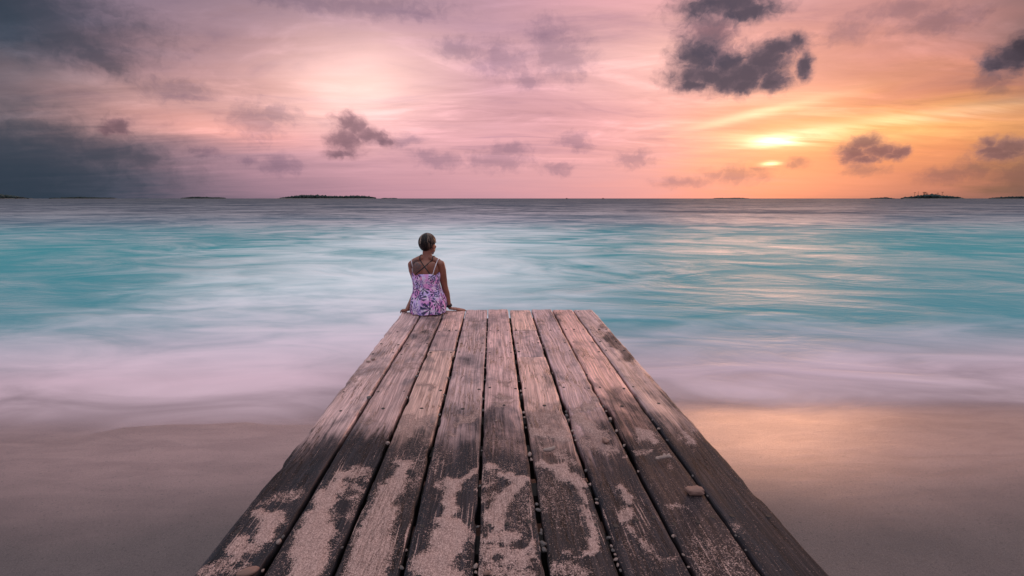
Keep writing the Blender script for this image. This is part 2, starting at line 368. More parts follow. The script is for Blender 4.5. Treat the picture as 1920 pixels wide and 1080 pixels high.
def water_material():
    m, t, b, out = material('sea_water')
    P = position(t); x, y, z = sep(P)
    # long low waves rolling in parallel to the beach, drawn out by the swell
    skew = xyz(t, x + y * 0.25, y + x * 0.03, 0.0)
    n_shore = noise(vmath('MULTIPLY', skew, (0.50, 1.15, 1)), 1.0, 5, 0.50, 1.1)
    n_mid = noise(vmath('MULTIPLY', skew, (0.24, 0.36, 1)), 1.0, 7, 0.56, 1.9)
    n_fine = noise(vmath('MULTIPLY', skew, (0.75, 1.45, 1)), 1.0, 7, 0.60, 1.4)
    n_far = noise(vmath('MULTIPLY', skew, (0.045, 0.055, 1)), 1.0, 9, 0.72, 0.6)
    n_big = noise(vmath('MULTIPLY', skew, (0.050, 0.11, 1)), 1.0, 4, 0.5, 0.8)
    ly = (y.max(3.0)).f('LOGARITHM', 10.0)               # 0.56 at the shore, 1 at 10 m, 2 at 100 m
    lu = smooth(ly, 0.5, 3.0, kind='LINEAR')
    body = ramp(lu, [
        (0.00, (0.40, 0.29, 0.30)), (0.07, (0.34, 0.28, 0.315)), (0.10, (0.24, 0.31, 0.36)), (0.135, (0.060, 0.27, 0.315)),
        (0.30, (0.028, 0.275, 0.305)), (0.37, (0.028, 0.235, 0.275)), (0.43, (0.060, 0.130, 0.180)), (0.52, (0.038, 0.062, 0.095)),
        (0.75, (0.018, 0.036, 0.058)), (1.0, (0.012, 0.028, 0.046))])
    froth = ramp(lu, [(0.00, (0.66, 0.53, 0.56)), (0.07, (0.80, 0.61, 0.67)), (0.115, (0.81, 0.70, 0.77)), (0.20, (0.78, 0.87, 0.89)), (0.36, (0.76, 0.85, 0.87)), (0.45, (0.62, 0.54, 0.60)), (0.6, (0.45, 0.38, 0.42))])  # near-shore pink stands in for the sky's reflection, put into the colour
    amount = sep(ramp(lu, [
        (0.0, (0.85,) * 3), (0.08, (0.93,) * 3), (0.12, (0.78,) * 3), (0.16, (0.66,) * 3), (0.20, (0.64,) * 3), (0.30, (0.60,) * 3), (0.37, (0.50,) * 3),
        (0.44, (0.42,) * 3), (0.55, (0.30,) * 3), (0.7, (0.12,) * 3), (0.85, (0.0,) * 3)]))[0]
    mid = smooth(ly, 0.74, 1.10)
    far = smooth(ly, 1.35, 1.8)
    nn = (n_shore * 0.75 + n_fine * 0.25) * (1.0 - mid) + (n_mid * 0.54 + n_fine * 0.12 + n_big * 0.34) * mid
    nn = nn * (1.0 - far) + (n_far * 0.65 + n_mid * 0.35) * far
    # sky sheen and vignette painted in as froth, thinning away from the pier
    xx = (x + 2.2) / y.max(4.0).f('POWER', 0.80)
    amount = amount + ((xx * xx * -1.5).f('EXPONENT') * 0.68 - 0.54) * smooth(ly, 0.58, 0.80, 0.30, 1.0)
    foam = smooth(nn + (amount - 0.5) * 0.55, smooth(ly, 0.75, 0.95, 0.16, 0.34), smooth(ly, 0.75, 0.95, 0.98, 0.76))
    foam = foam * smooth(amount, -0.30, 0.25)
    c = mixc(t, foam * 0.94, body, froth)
    h = nn * 0.22 + n_far * 2.6 * far + n_mid * 0.4 * mid
    gust = smooth(n_far * 0.6 + n_mid * 0.4, 0.40, 0.60, 0.30, 1.55)
    nb = bump(t, h, 0.45, 1.0)
    t.nodes.remove(b)
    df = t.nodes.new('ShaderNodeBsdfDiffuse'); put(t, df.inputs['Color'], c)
    gl = t.nodes.new('ShaderNodeBsdfGlossy'); put(t, gl.inputs['Roughness'], smooth(foam, 0.0, 1.0, 0.50, 0.62)); put(t, gl.inputs['Normal'], nb)
    fr = t.nodes.new('ShaderNodeFresnel'); fr.inputs['IOR'].default_value = 1.33; put(t, fr.inputs['Normal'], nb)
    b = t.nodes.new('ShaderNodeMixShader')           # choppy water never mirrors fully at a grazing angle
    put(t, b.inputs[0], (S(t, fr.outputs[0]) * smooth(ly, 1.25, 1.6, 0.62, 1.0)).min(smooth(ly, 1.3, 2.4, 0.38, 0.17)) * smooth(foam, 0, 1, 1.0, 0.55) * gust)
    t.links.new(df.outputs[0], b.inputs[1]); t.links.new(gl.outputs[0], b.inputs[2])
    # thin wash: the sand shows through at the edge
    wob = (noise(xyz(t, x * 0.22, 4.0, 0.0), 1.0, 3, 0.5) - 0.5) * 0.55 + (noise(xyz(t, x * 1.1, 9.0, 0.0), 1.0, 3, 0.5) - 0.5) * 0.10
    e = y + wob
    edge = smooth(e, 3.45, 4.05) * 0.50
    veil = smooth(e + (n_shore - 0.5) * 1.5, 3.60, 4.7) * 0.50
    a = (edge + veil).min(1.0)
    tr = t.nodes.new('ShaderNodeBsdfTransparent')
    mx = t.nodes.new('ShaderNodeMixShader')
    put(t, mx.inputs[0], a); t.links.new(tr.outputs[0], mx.inputs[1]); t.links.new(b.outputs[0], mx.inputs[2])
    t.links.new(mx.outputs[0], out.inputs[0])
    return m

ys = 3.2 + np.concatenate([np.linspace(0, 40, 120), np.geomspace(41, 30000, 60)])
us = np.linspace(-1, 1, 61)
Y = np.repeat(ys[:, None], 61, 1)
X = us[None] * (90 + 2.2 * (Y - 3.2))
sea = mesh_obj('sea_water', np.stack([X, Y, np.where(Y < 3.75, 0.006 + 0 * X, 0.006)], -1).reshape(-1, 3), grid_faces(*X.shape), water_material())
tag(sea, 'milky turquoise sea smoothed into mist near the shore, slate blue towards the horizon', kind='structure')

# ---------------------------------------------------------------- islands
def flat_mat(name, col, rough=0.9, var=0.3, scale=0.05):
    m, t, b, out = material(name)
    n = noise(objco(t), scale, 4, 0.6)
    put(t, b.inputs['Base Color'], vmath('SCALE', xyz(t, *col), smooth(n, 0.3, 0.7, 1 - var, 1 + var)))
    b.inputs['Roughness'].default_value = rough
    return m
M_TREE = flat_mat('island_foliage', (0.020, 0.036, 0.034))
M_SHORE = flat_mat('island_shore', (0.10, 0.09, 0.08))
M_BOAT = flat_mat('boat_paint', (0.04, 0.045, 0.055), 0.5, 0.1, 1.0)

ico = bmesh.new(); bmesh.ops.create_icosphere(ico, subdivisions=1, radius=1)
ICO_V = np.array([v.co[:] for v in ico.verts]); ICO_F = np.array([[v.index for v in f.verts] for f in ico.faces]); ico.free()
ico = bmesh.new(); bmesh.ops.create_icosphere(ico, subdivisions=3, radius=1)
ICO3_V = np.array([v.co[:] for v in ico.verts]); ICO3_F = np.array([[v.index for v in f.verts] for f in ico.faces]); ico.free()

def island(a0, a1, dist, height, label, seed, palms=0, profile=1.0, mast=None):
    """A low sandy islet covered with trees, seen from a0 to a1 degrees from the pier's axis."""
    g = np.random.default_rng(seed)
    mid = R((a0 + a1) / 2); half = dist * math.tan(R((a1 - a0) / 2))
    root = empty('island', (dist * math.sin(mid), dist * math.cos(mid), 0)); root.rotation_euler = (0, 0, -mid)
    tag(root, label, 'island', 'low wooded islands along the horizon')
    n = 48
    ang = np.linspace(0, 2 * math.pi, n, endpoint=False)
    rim = 1 + 0.08 * np.sin(3 * ang + seed) + 0.05 * np.sin(7 * ang)
    v = [(0, 0, height * 0.16)]
    for k, hh in ((0.90, height * 0.12), (1.0, -0.5)):
        v += [(half * k * r * math.cos(a), half * 0.35 * k * r * math.sin(a), hh) for a, r in zip(ang, rim)]
    f = [(0, 1 + i, 1 + (i + 1) % n) for i in range(n)] + [(1 + i, 1 + n + i, 1 + n + (i + 1) % n, 1 + (i + 1) % n) for i in range(n)]
    mesh_obj('shore', v, f, M_SHORE, root)
    V, F = [], []
    cnt = int(min(520, max(90, half * 1.6)))
    for i in range(cnt):
        u = g.uniform(-0.93, 0.93)
        env = (1 - abs(u) ** 3) ** profile * (0.80 + 0.25 * math.sin(u * 5 + seed) * 0.5)
        h = height * max(0.22, env) * g.uniform(0.78, 1.04)
        if g.random() < 0.03: h *= 1.18
        r = h * g.uniform(0.28, 0.5)
        yy = g.uniform(-0.25, 0.25) * half * math.sqrt(max(0.05, 1 - u * u))
        p = ICO_V * np.array([r * 1.3, r * 1.3, h * 0.52]) * (1 + g.uniform(-0.22, 0.22, (len(ICO_V), 1))) + np.array([u * half, yy, h * 0.50])
        F.append(ICO_F + len(V) * len(ICO_V)); V.append(p)
    k = len(V) * len(ICO_V); V = [np.concatenate(V)]; F = [np.concatenate(F)]
    for i in range(palms):                                       # palms standing above the canopy
        u = g.uniform(-0.6, 0.65) * half; h = height * g.uniform(1.05, 1.35); s = height * 0.035
        pv = [(u - s, 0, 0), (u + s, 0, 0), (u + s * .6, 0, h), (u - s * .6, 0, h), (u, s, 0), (u, s, h)]
        pf = [(0, 1, 2), (0, 2, 3), (1, 4, 5), (1, 5, 2), (4, 0, 3), (4, 3, 5)]
        V.append(np.array(pv)); F.append(np.array(pf) + k); k += len(pv)
        for a in range(7):
            ca, sa = math.cos(a * 0.9), math.sin(a * 0.9); L = height * 0.22
            pv = [(u, 0, h), (u + ca * L * .5 - sa * s * 2, sa * L * .5 + ca * s * 2, h + L * .25), (u + ca * L, sa * L, h - L * .2), (u + ca * L * .5 + sa * s * 2, sa * L * .5 - ca * s * 2, h + L * .25)]
            V.append(np.array(pv)); F.append(np.array([(0, 1, 2), (0, 2, 3)]) + k); k += 4
    tc = mesh_obj('tree_cover', np.concatenate(V), np.concatenate(F), M_TREE, root, smoothed=False)
    tc['kind'] = 'stuff'
    if mast:
        u, h = mast; s = height * 0.03
        mesh_obj('mast', [(u - s, -s, 0), (u + s, -s, 0), (u + s, s, 0), (u - s, s, 0), (u - s * .6, -s * .6, h), (u + s * .6, -s * .6, h), (u + s * .6, s * .6, h), (u - s * .6, s * .6, h)],
                 [(0, 1, 5, 4), (1, 2, 6, 5), (2, 3, 7, 6), (3, 0, 4, 7), (4, 5, 6, 7)], M_BOAT, root, smoothed=False)
    return root

# 1 degree is about 52 m at 3 km
island(-46.5, -42.1, 2600, 19, 'low dark wooded island cut off by the far left of the horizon', 1)
island(-41.2, -36.5, 3400, 11, 'thin dark strip of island second from the left, under the slate cloud', 2, profile=0.4)
island(-31.9, -27.8, 3300, 13, 'faint low island left of the large wooded one', 3, profile=0.6)
island(-23.4, -12.8, 2900, 23, 'large long wooded island on the horizon left of the seated woman', 4, profile=0.7)
island(-12.7, -10.8, 4200, 8, 'tiny thin islet trailing off the right end of the large wooded island', 5, profile=0.5)
island(24.4, 28.1, 4600, 9, 'faint thin island on the horizon below the setting sun', 6, profile=0.5)
island(38.2, 40.2, 3000, 8, 'tiny flat islet at the left tip of the island with the mast', 7, profile=0.6)
island(40.4, 44.9, 2500, 19, 'dark wooded island on the right with palms and a mast above its trees', 8, palms=9, profile=0.8, mast=(-40, 29))
island(46.2, 50.5, 3000, 12, 'low dark island cut off by the far right of the horizon', 9, profile=0.5)

def boat(az, dist, label):
    root = empty('boat', (dist * math.sin(R(az)), dist * math.cos(R(az)), 0)); root.rotation_euler = (0, 0, -R(az))
    tag(root, label, 'boat', 'tiny boats on the horizon')
    L, B, H = 4.5, 1.3, 1.1
    sec = [(-1, .75), (-.5, 1), (.2, 1), (.7, .6), (1, .04)]
    v = []
    for s, w in sec: v += [(s * L, -w * B, H + .3 * max(0, s)), (s * L, -w * B * .6, -.2), (s * L, w * B * .6, -.2), (s * L, w * B, H + .3 * max(0, s))]
    f = [(i * 4 + j, i * 4 + 4 + j, i * 4 + 5 + j, i * 4 + 1 + j) for i in range(4) for j in range(3)] + [(i * 4 + 3, i * 4 + 7, i * 4 + 4, i * 4) for i in range(4)] + [(0, 1, 2, 3)]
    mesh_obj('hull', v, f, M_BOAT, root, smoothed=False)
    v = [(x, y, z) for z, k in ((1.05, 1), (2.9, .85)) for x, y in ((-2.6 * k, -.9 * k), (1.2 * k, -.9 * k), (1.2 * k, .9 * k), (-2.6 * k, .9 * k))]
    mesh_obj('cabin', v, [(0, 1, 5, 4), (1, 2, 6, 5), (2, 3, 7, 6), (3, 0, 4, 7), (4, 5, 6, 7)], M_BOAT, root, smoothed=False)
boat(8.61, 1500, 'left one of two tiny boats on the horizon right of the woman')
boat(12.74, 1500, 'right one of two tiny boats on the horizon right of the woman')

# ---------------------------------------------------------------- the pier
_cp, _sp, _cy, _sy = math.cos(PITCH), math.sin(PITCH), math.cos(YAW), math.sin(YAW)
def deck_at(px, py, z=DECK):
    """The point of the deck that shows at a pixel of the photograph (1920 wide)."""
    x = (px - 960) / FOC; y = (540 - py) / FOC
    fy = _cp + y * _sp; fz = -_sp + y * _cp
    X, Y = x * _cy + fy * _sy, -x * _sy + fy * _cy
    k = (z - CAM_Z) / fz
    return X * k, Y * k
def to_px(x, y, z=DECK):
    dz = z - CAM_Z
    rx = x * _cy - y * _sy; fy = x * _sy + y * _cy
    fw = np.maximum(fy * _cp - dz * _sp, 0.05); up = fy * _sp + dz * _cp
    return 960 + FOC * rx / fw, 540 - FOC * up / fw

# loose sand lying on the boards: strokes (x1, y1, x2, y2, radius, thickness) where the photo shows it
SAND = [
 (480,962,525,975,10,.9),(505,985,495,1005,15,1),(455,1015,440,1040,14,.9),(490,940,560,925,8,.5),(385,1070,450,1060,16,.62),(520,965,470,1030,10,.8),
 (640,890,615,930,13,1),(655,893,690,897,8,.75),(612,930,600,990,18,1),(590,985,570,1080,29,1),(600,1000,622,990,18,1),(650,933,668,930,6,.75),(660,882,690,884,7,.65),(640,905,685,918,6,.6),
 (740,868,768,868,6,.8),(760,880,745,920,12,1),(730,910,720,960,18,1),(722,960,700,1010,26,1),(700,1010,680,1080,36,1),
 (890,884,850,905,6,.9),(850,905,840,960,14,1),(835,975,865,995,13,1),(840,1010,830,1040,28,1),(800,1060,840,1080,30,1),(825,905,845,915,8,.6),
 (915,880,985,900,9,.95),(975,905,955,930,11,1),(950,935,925,965,12,1),(930,970,930,990,10,1),(905,1010,960,1015,16,.85),(920,1040,985,1045,25,.78),(990,1020,1005,1028,6,.9),(905,935,930,930,10,.6),(900,1075,990,1078,14,.66),(905,912,925,912,5,.75),
 (1015,868,1060,880,9,.95),(1055,885,1090,905,12,1),(1090,915,1100,935,6,.9),(1090,950,1110,970,9,.8),(1108,985,1115,1020,9,.85),(1060,1035,1120,1030,7,.9),(1040,1060,1090,1070,14,.62),
 (1010,775,1040,780,10,.72),(1000,805,1055,820,13,.92),(1005,775,1022,792,8,.7),(1010,830,1030,842,6,.6),(1045,845,1075,865,8,.6),
 (1080,770,1120,755,6,.95),(1085,785,1105,800,12,.95),(1115,810,1130,816,14,.7),(1095,830,1150,845,12,.62),(1165,855,1172,856,5,.62),
 (1160,915,1180,935,7,.9),(1175,960,1172,980,7,.9),(1180,990,1210,1020,6,.85),(1220,1045,1260,1045,7,.5),(1215,1025,1225,1035,8,.55),
 (1203,815,1222,822,12,.80),(1192,845,1214,848,6,.62),(1250,945,1285,945,6,.5),(1310,1040,1320,1060,12,.4),(1255,870,1262,880,5,.5),
 (1288,812,1299,832,10,.74),(1375,985,1390,990,8,.42),
 (760,790,800,790,12,.62),(752,808,770,812,8,.6),(860,785,890,778,8,.7),(845,815,858,815,4,.7),(850,795,862,790,6,.6),(680,785,700,790,8,.45),
 (930,742,950,742,4,.75),(922,755,960,756,3,.62),(938,718,950,718,4,.6),(795,723,812,727,4,.8),(735,690,790,690,4,.4),(668,700,730,690,4,.35),
 (655,705,668,712,5,.55),(785,665,800,668,3,.4)]
HOLES = [(930,884,6,3),(971,888,6,3),(921,991,6,3),(910,1005,6,4),(921,1020,6,4),(942,1022,8,5),(975,1023,17,8),(930,1048,9,6),(993,1041,6,3),(1003,1050,5,4),(955,1066,4,2),(994,1064,4,2),
         (770,888,8,8),(754,968,9,4),(765,982,12,6),(643,945,13,14),(640,985,14,14),(1082,1033,10,6),(1125,1038,8,4),(700,895,14,3),(675,895,10,2),(473,1012,7,4),(445,1058,8,6),(720,905,6,3),(850,925,-1,-1),(815,950,9,14),(865,935,11,16)]

def sand_amount(x, y):
    px, py = to_px(x, y)
    wob = 13.0
    qx = px + (fbm(x * 26, y * 14, 1) - 0.5) * 2 * wob + (fbm(x * 90, y * 60, 3) - 0.5) * 6
    qy = py + (fbm(x * 26 + 40, y * 14 + 3, 4) - 0.5) * 2 * wob + (fbm(x * 90 + 7, y * 60, 5) - 0.5) * 5
    s = np.zeros_like(x)
    for x1, y1, x2, y2, r, k in SAND:
        dx, dy = x2 - x1, y2 - y1
        tt = np.clip(((qx - x1) * dx + (qy - y1) * dy) / (dx * dx + dy * dy + 1e-6), 0, 1)
        d = np.hypot(qx - x1 - tt * dx, (qy - y1 - tt * dy) * 1.15)
        s = np.maximum(s, k * sstep(r * 1.5 - d, 0, r * 0.9))
        s = np.maximum(s, .28 * k * sstep(r * 1.1 + 13 - d, 0, 12))
    dust = sstep(py, 690, 800) * 0.17 + sstep(py, 840, 960) * 0.06
    dust = dust * (0.25 + 1.5 * fbm(x * 9, y * 6, 6)) * (0.55 + 0.9 * sstep(fbm(x * 5 + 3, y * 3, 2), .4, .6))
    side = np.where(x < -0.73, 0.5, np.where(x > 0.83, 0.32, 1.0))
    s = np.maximum(s, dust * side)
    for hx, hy, rx, ry in HOLES:
        if rx < 0: continue
        d = np.hypot((qx * .5 + px * .5 - hx) / rx, (qy * .5 + py * .5 - hy) / ry)
        s = s * (0.10 + 0.90 * sstep(d, 0.75, 1.25))
    return s

def damp_shade_amount(x, y):  # damp stains, plus near-end vignette and view-angle darkness painted into the colour
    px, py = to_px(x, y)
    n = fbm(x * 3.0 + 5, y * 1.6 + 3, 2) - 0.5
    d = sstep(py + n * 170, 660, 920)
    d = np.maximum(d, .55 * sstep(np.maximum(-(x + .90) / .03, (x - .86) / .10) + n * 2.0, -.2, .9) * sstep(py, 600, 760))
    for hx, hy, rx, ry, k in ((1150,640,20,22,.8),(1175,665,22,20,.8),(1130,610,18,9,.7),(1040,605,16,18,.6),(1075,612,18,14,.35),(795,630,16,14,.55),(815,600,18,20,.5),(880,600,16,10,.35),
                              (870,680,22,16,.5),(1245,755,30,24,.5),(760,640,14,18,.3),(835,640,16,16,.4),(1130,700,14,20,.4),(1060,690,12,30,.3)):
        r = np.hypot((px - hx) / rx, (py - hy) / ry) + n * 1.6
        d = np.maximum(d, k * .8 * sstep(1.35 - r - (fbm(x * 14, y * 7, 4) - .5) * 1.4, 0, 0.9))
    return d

def wood_material():
    m, t, b, out = material('weathered_wood')
    P = position(t); x, y, z = sep(P)
    seed = attr(t, 'seed', 'OBJECT')
    tint = attr(t, 'tint', 'OBJECT', 0)
    sand = attr(t, 'sand'); damp_shade = attr(t, 'damp_shade')
    px = x + seed * 3.1; py = y + seed * 7.7
    base = xyz(t, px, py, z)
    warp = noise(vmath('MULTIPLY', base, (5.0, 1.6, 1)), 1.0, 3, 0.5) - 0.5
    gx = px + warp * 0.055
    g1 = noise(xyz(t, gx * 55.0, py * 2.2, z * 20), 1.0, 4, 0.6)
    g2 = noise(xyz(t, gx * 190.0, py * 5.5, z * 40), 1.0, 3, 0.65)
    g3 = noise(xyz(t, gx * 24.0, py * 0.9, 3.0), 1.0, 4, 0.6, 0.4)
    blot = noise(vmath('MULTIPLY', base, (7, 3.4, 1)), 1.0, 6, 0.62, 0.3)
    blot2 = noise(vmath('MULTIPLY', base, (26, 11, 1)), 1.0, 5, 0.65)
    # open checks that follow the grain
    ck = noise(xyz(t, gx * 40.0, py * 2.6, 9.0), 1.0, 3, 0.6)
    ckmask = smooth(noise(vmath('MULTIPLY', base, (6, 2.2, 1)), 1.0, 3, 0.5), 0.48, 0.62)
    crack = smooth((ck - 0.5).f('ABSOLUTE'), 0.018, 0.004) * ckmask
    crack = crack.max(smooth(g2, 0.335, 0.27) * 0.8 * smooth(blot, 0.42, 0.6))
    dryc = mixc(t, smooth(g1 * 0.6 + g2 * 0.4, 0.38, 0.62), (0.290, 0.180, 0.166), (0.70, 0.460, 0.425))
    dryc = mixc(t, smooth(g3, 0.35, 0.65) * 0.5, dryc, (0.52, 0.35, 0.325))
    dryc = mixc(t, smooth(blot, 0.46, 0.66) * 0.75, dryc, (0.130, 0.098, 0.106))
    dryc = mixc(t, smooth(blot2, 0.56, 0.72) * 0.40, dryc, (0.58, 0.42, 0.39))
    dryc = vmath('MULTIPLY', dryc, tint)
    wet_lighting = mixc(t, smooth(g1 * 0.6 + g2 * 0.4, 0.34, 0.66), (0.011, 0.0108, 0.0135), (0.044, 0.036, 0.040))  # wet wood tone, kept very dark to carry the painted near-end shade
    wet_lighting = mixc(t, smooth(blot, 0.40, 0.66) * 0.75, wet_lighting, (0.021, 0.024, 0.030))
    wet_lighting = vmath('MULTIPLY', wet_lighting, vmath('ADD', vmath('SCALE', tint, 0.6), (0.4, 0.4, 0.4)))
    dmix = smooth(damp_shade + (blot - 0.5) * 0.7 + (g1 - 0.5) * 0.75 + (g2 - 0.5) * 0.5, 0.2, 0.8)
    c = mixc(t, dmix, dryc, wet_lighting)
    pits = smooth(noise(xyz(t, gx * 70.0, py * 16.0, 2.0), 1.0, 2, 0.5), 0.70, 0.76) * smooth(noise(vmath('MULTIPLY', base, (4, 2, 1)), 1.0, 3, 0.5), 0.5, 0.62)
    crack = crack.max(pits * 0.8)
    bandg = smooth(noise(xyz(t, gx * 90.0, py * 1.3, 6.0), 1.0, 4, 0.7), 0.40, 0.62)
    c = vmath('SCALE', c, bandg * 0.62 + 0.74)
    c = mixc(t, crack * 0.9, c, (0.010, 0.009, 0.009))
    # sand: dense where it lies, single grains and grooves full of grains elsewhere
    cell = voronoi(P, 300, out=1)
    rv = sep(cell)
    cell2 = sep(voronoi(P, 620, out=1))
    flow = noise(vmath('MULTIPLY', base, (40, 26, 1)), 1.0, 5, 0.70) - 0.5
    groove = smooth(noise(xyz(t, gx * 120.0, py * 2.6, 4.0), 1.0, 2, 0.5), 0.60, 0.67)
    gl = groove * smooth(damp_shade, 0.35, 0.9) * smooth(noise(vmath('MULTIPLY', base, (5, 2.5, 1)), 1.0, 3, 0.5), 0.40, 0.62)
    s = sand + flow * smooth(sand, 0.0, 0.5, 0.25, 1.3) * smooth(sand, 1.0, 0.7, 0.55, 1.0) + gl * 0.70
    up = sep(S(t, t.nodes.new('ShaderNodeNewGeometry').outputs['Normal']))[2]
    s = s * smooth(up, 0.5, 0.9)
    cov = smooth(s - (rv[0] * 0.6 + cell2[0] * 0.4), -0.10, 0.06)
    sc = mixc(t, rv[1], (0.27, 0.175, 0.155), (0.57, 0.385, 0.340))
    sc = vmath('SCALE', sc, smooth(cell2[2], 0, 1, 0.72, 1.2, 'LINEAR'))
    c = mixc(t, cov, c, sc)
    put(t, b.inputs['Base Color'], c)
    rough = smooth(dmix, 0, 1, 0.46, 0.60) + (blot - 0.5) * 0.25 + g2 * 0.12
    put(t, b.inputs['Roughness'], mixc(t, cov, xyz(t, rough, rough, rough), (0.95, 0.95, 0.95)))
    put(t, b.inputs['Specular IOR Level'], (1.0 - cov) * smooth(dmix, 0, 1, 0.85, 0.12) + 0.04)
    h = g1 * 0.9 + g2 * 0.55 - crack * 1.6 + cov * (0.5 + rv[2] * 0.9) + blot2 * 0.4
    put(t, b.inputs['Normal'], bump(t, h, 0.9, 0.0045))
    return m
M_WOOD = wood_material()
M_NAIL = flat_mat('rusted_nail', (0.020, 0.015, 0.013), 0.7, 0.3, 60)
M_BEAM = flat_mat('dark_beam', (0.024, 0.020, 0.019), 0.85, 0.3, 8)

pier = empty('wooden_pier', (0.04, 4.93, DECK))
tag(pier, 'weathered wooden pier of nine long planks dusted with sand, running out over the water', 'pier')
PO = np.array([0.04, 4.93, DECK])

GAPS = [-0.932, -0.7265, -0.506, -0.292, -0.0605, 0.160, 0.3885, 0.6085, 0.8255, 1.026]
HALF = [0, .0085, .009, .0085, .0065, .0105, .0085, .0075, .006, 0]
END = [4.862, 4.90, 4.915, 4.935, 4.935, 4.915, 4.92, 4.905, 4.885]
TINT = [(.98, .97, .98), (.78, .74, .74), (.92, .86, .80), (.82, .80, .83), (1.0, .90, .90), (1.15, .98, .86), (.85, .82, .87), (1.15, .93, .86), (.80, .80, .82)]
RISE = [0, -.003, .002, 0, .003, -.002, .002, 0, .002]

def plank(row, y0, y1, tint=None, seed=None, lift=0.0):
    xa = GAPS[row] + HALF[row]; xb = GAPS[row + 1] - HALF[row + 1]
    th = 0.045
    yn = [y for y in np.concatenate([np.arange(-1.2, 1.0, 0.15), np.arange(1.0, 5.0, 0.011)]) if y0 < y < y1]
    ysv = np.array([y0] + yn + [y1])
    k = 22
    s = np.linspace(0, 1, k); s = 0.5 - 0.5 * np.cos(np.pi * s) * (0.35 + 0.65 * np.abs(np.cos(np.pi * s)) ** 0.3)
    s = (s - s.min()) / (s.max() - s.min())
    # closed section: top from left to right, then right side, bottom, left side
    top_n = k
    sec = [(u, 0.0, 1) for u in s] + [(1, -.5, 0), (1, -1, 0), (.5, -1, 0), (0, -1, 0), (0, -.5, 0)]
    su = np.array([p[0] for p in sec]); sz = np.array([p[1] for p in sec]); st = np.array([p[2] for p in sec])
    ny, nx = len(ysv), len(sec)
    U = np.repeat(su[None], ny, 0); Z = np.repeat(sz[None], ny, 0) * th; T = np.repeat(st[None], ny, 0)
    Yv = np.repeat(ysv[:, None], nx, 1)
    sd = row * 13.7 + y0
    el = (fbm(ysv * 3.1, sd + 0 * ysv, 1) - .5) * .008 + (fbm(ysv * 16, sd + 0 * ysv, 2) - .5) * .0045
    er = (fbm(ysv * 3.1, sd + 50 + 0 * ysv, 3) - .5) * .008 + (fbm(ysv * 16, sd + 50 + 0 * ysv, 4) - .5) * .0045
    if row == 7:   # the gnawed left edge of the eighth plank
        el = el + 0.020 * np.exp(-((ysv - 2.42) / 0.12) ** 2) + 0.014 * np.exp(-((ysv - 2.05) / .10) ** 2)
    if row == 6:
        el = el + 0.012 * np.exp(-((ysv - 2.45) / .10) ** 2)
    for q_ in range(5):  # splinters broken out of the arrises
        yc, wd, am = 1.2 + 3.6 * vnoise(sd + q_ * 5.3, 3.0, q_), .02 + .06 * vnoise(sd + q_, 7.7, 2), .001 + .005 * vnoise(sd, q_ * 3.1, 5)
        el = el + am * np.exp(-((ysv - yc) / wd) ** 4)
        er = er - am * np.exp(-((ysv - 1.2 - ((yc * 1.7) % 3.6)) / wd) ** 4)
    if row in (0, 8):   # worn outer corner
        out_e = el if row == 0 else er
        out_e *= 1.8
    X = xa + (xb - xa) * U + el[:, None] * (1 - U) + er[:, None] * U
    # round the arrises, dish the face, raise the grain a little
    dl = np.minimum(U, 1 - U) * (xb - xa)
    wear = 0.0045 + 0.006 * fbm(Yv * 9, sd + U * 3, 5)
    rnd = np.where(T > 0, -wear * np.exp(-dl / 0.0055), 0)
    dish = np.where(T > 0, -0.0022 * (1 - (2 * U - 1) ** 2), 0)
    grain = np.where(T > 0, (fbm(U * 16 + sd, Yv * 1.8, 6) - .5) * .0028 + (fbm(U * 4 + sd, Yv * 1.1, 3) - .5) * .004, 0)
    Zw = DECK + RISE[row] + lift + Z + rnd + dish + grain
    endc = np.exp(-np.minimum(Yv - y0, y1 - Yv) / .012)
    Zw = Zw - np.where(T > 0, endc * (.002 + .005 * fbm(U * 9, sd + Yv, 2)), 0)
    # ragged end grain
    Yw = Yv + np.where((Yv == y1), (fbm(U * 11 + sd, Yv * 0, 1) - .5) * .026, 0)
    sa = np.where(T > 0, sand_amount(X, Yw), 0)
    da = damp_shade_amount(X, Yw)
    Zw = Zw + np.where(T > 0, sstep(sa, .55, 1) * (.0022 + .0035 * fbm(X * 30, Yw * 18, 2)), 0)
    V = np.stack([X, Yw, Zw], -1).reshape(-1, 3) - PO
    i = np.arange(ny - 1)[:, None] * nx + np.arange(nx)[None]
    j = np.arange(ny - 1)[:, None] * nx + (np.arange(nx)[None] + 1) % nx
    F = np.stack([i, j, j + nx, i + nx], -1).reshape(-1, 4).tolist()
    F.append(list(range(nx))[::-1] if False else list(range(nx)))
    F.append([(ny - 1) * nx + q for q in range(nx)][::-1])
    me = bpy.data.meshes.new('plank')
    me.from_pydata(V.tolist(), [], F); me.update()
    bm = bmesh.new(); bm.from_mesh(me); bmesh.ops.recalc_face_normals(bm, faces=bm.faces); bm.to_mesh(me); bm.free()
    set_attr(me, 'sand', sa.ravel()); set_attr(me, 'damp_shade', da.ravel())
    o = link_obj('plank', me, M_WOOD, pier)
    o['tint'] = [float(q) for q in (tint or TINT[row])]; o['seed'] = float(seed if seed is not None else row + 0.37)
    return o

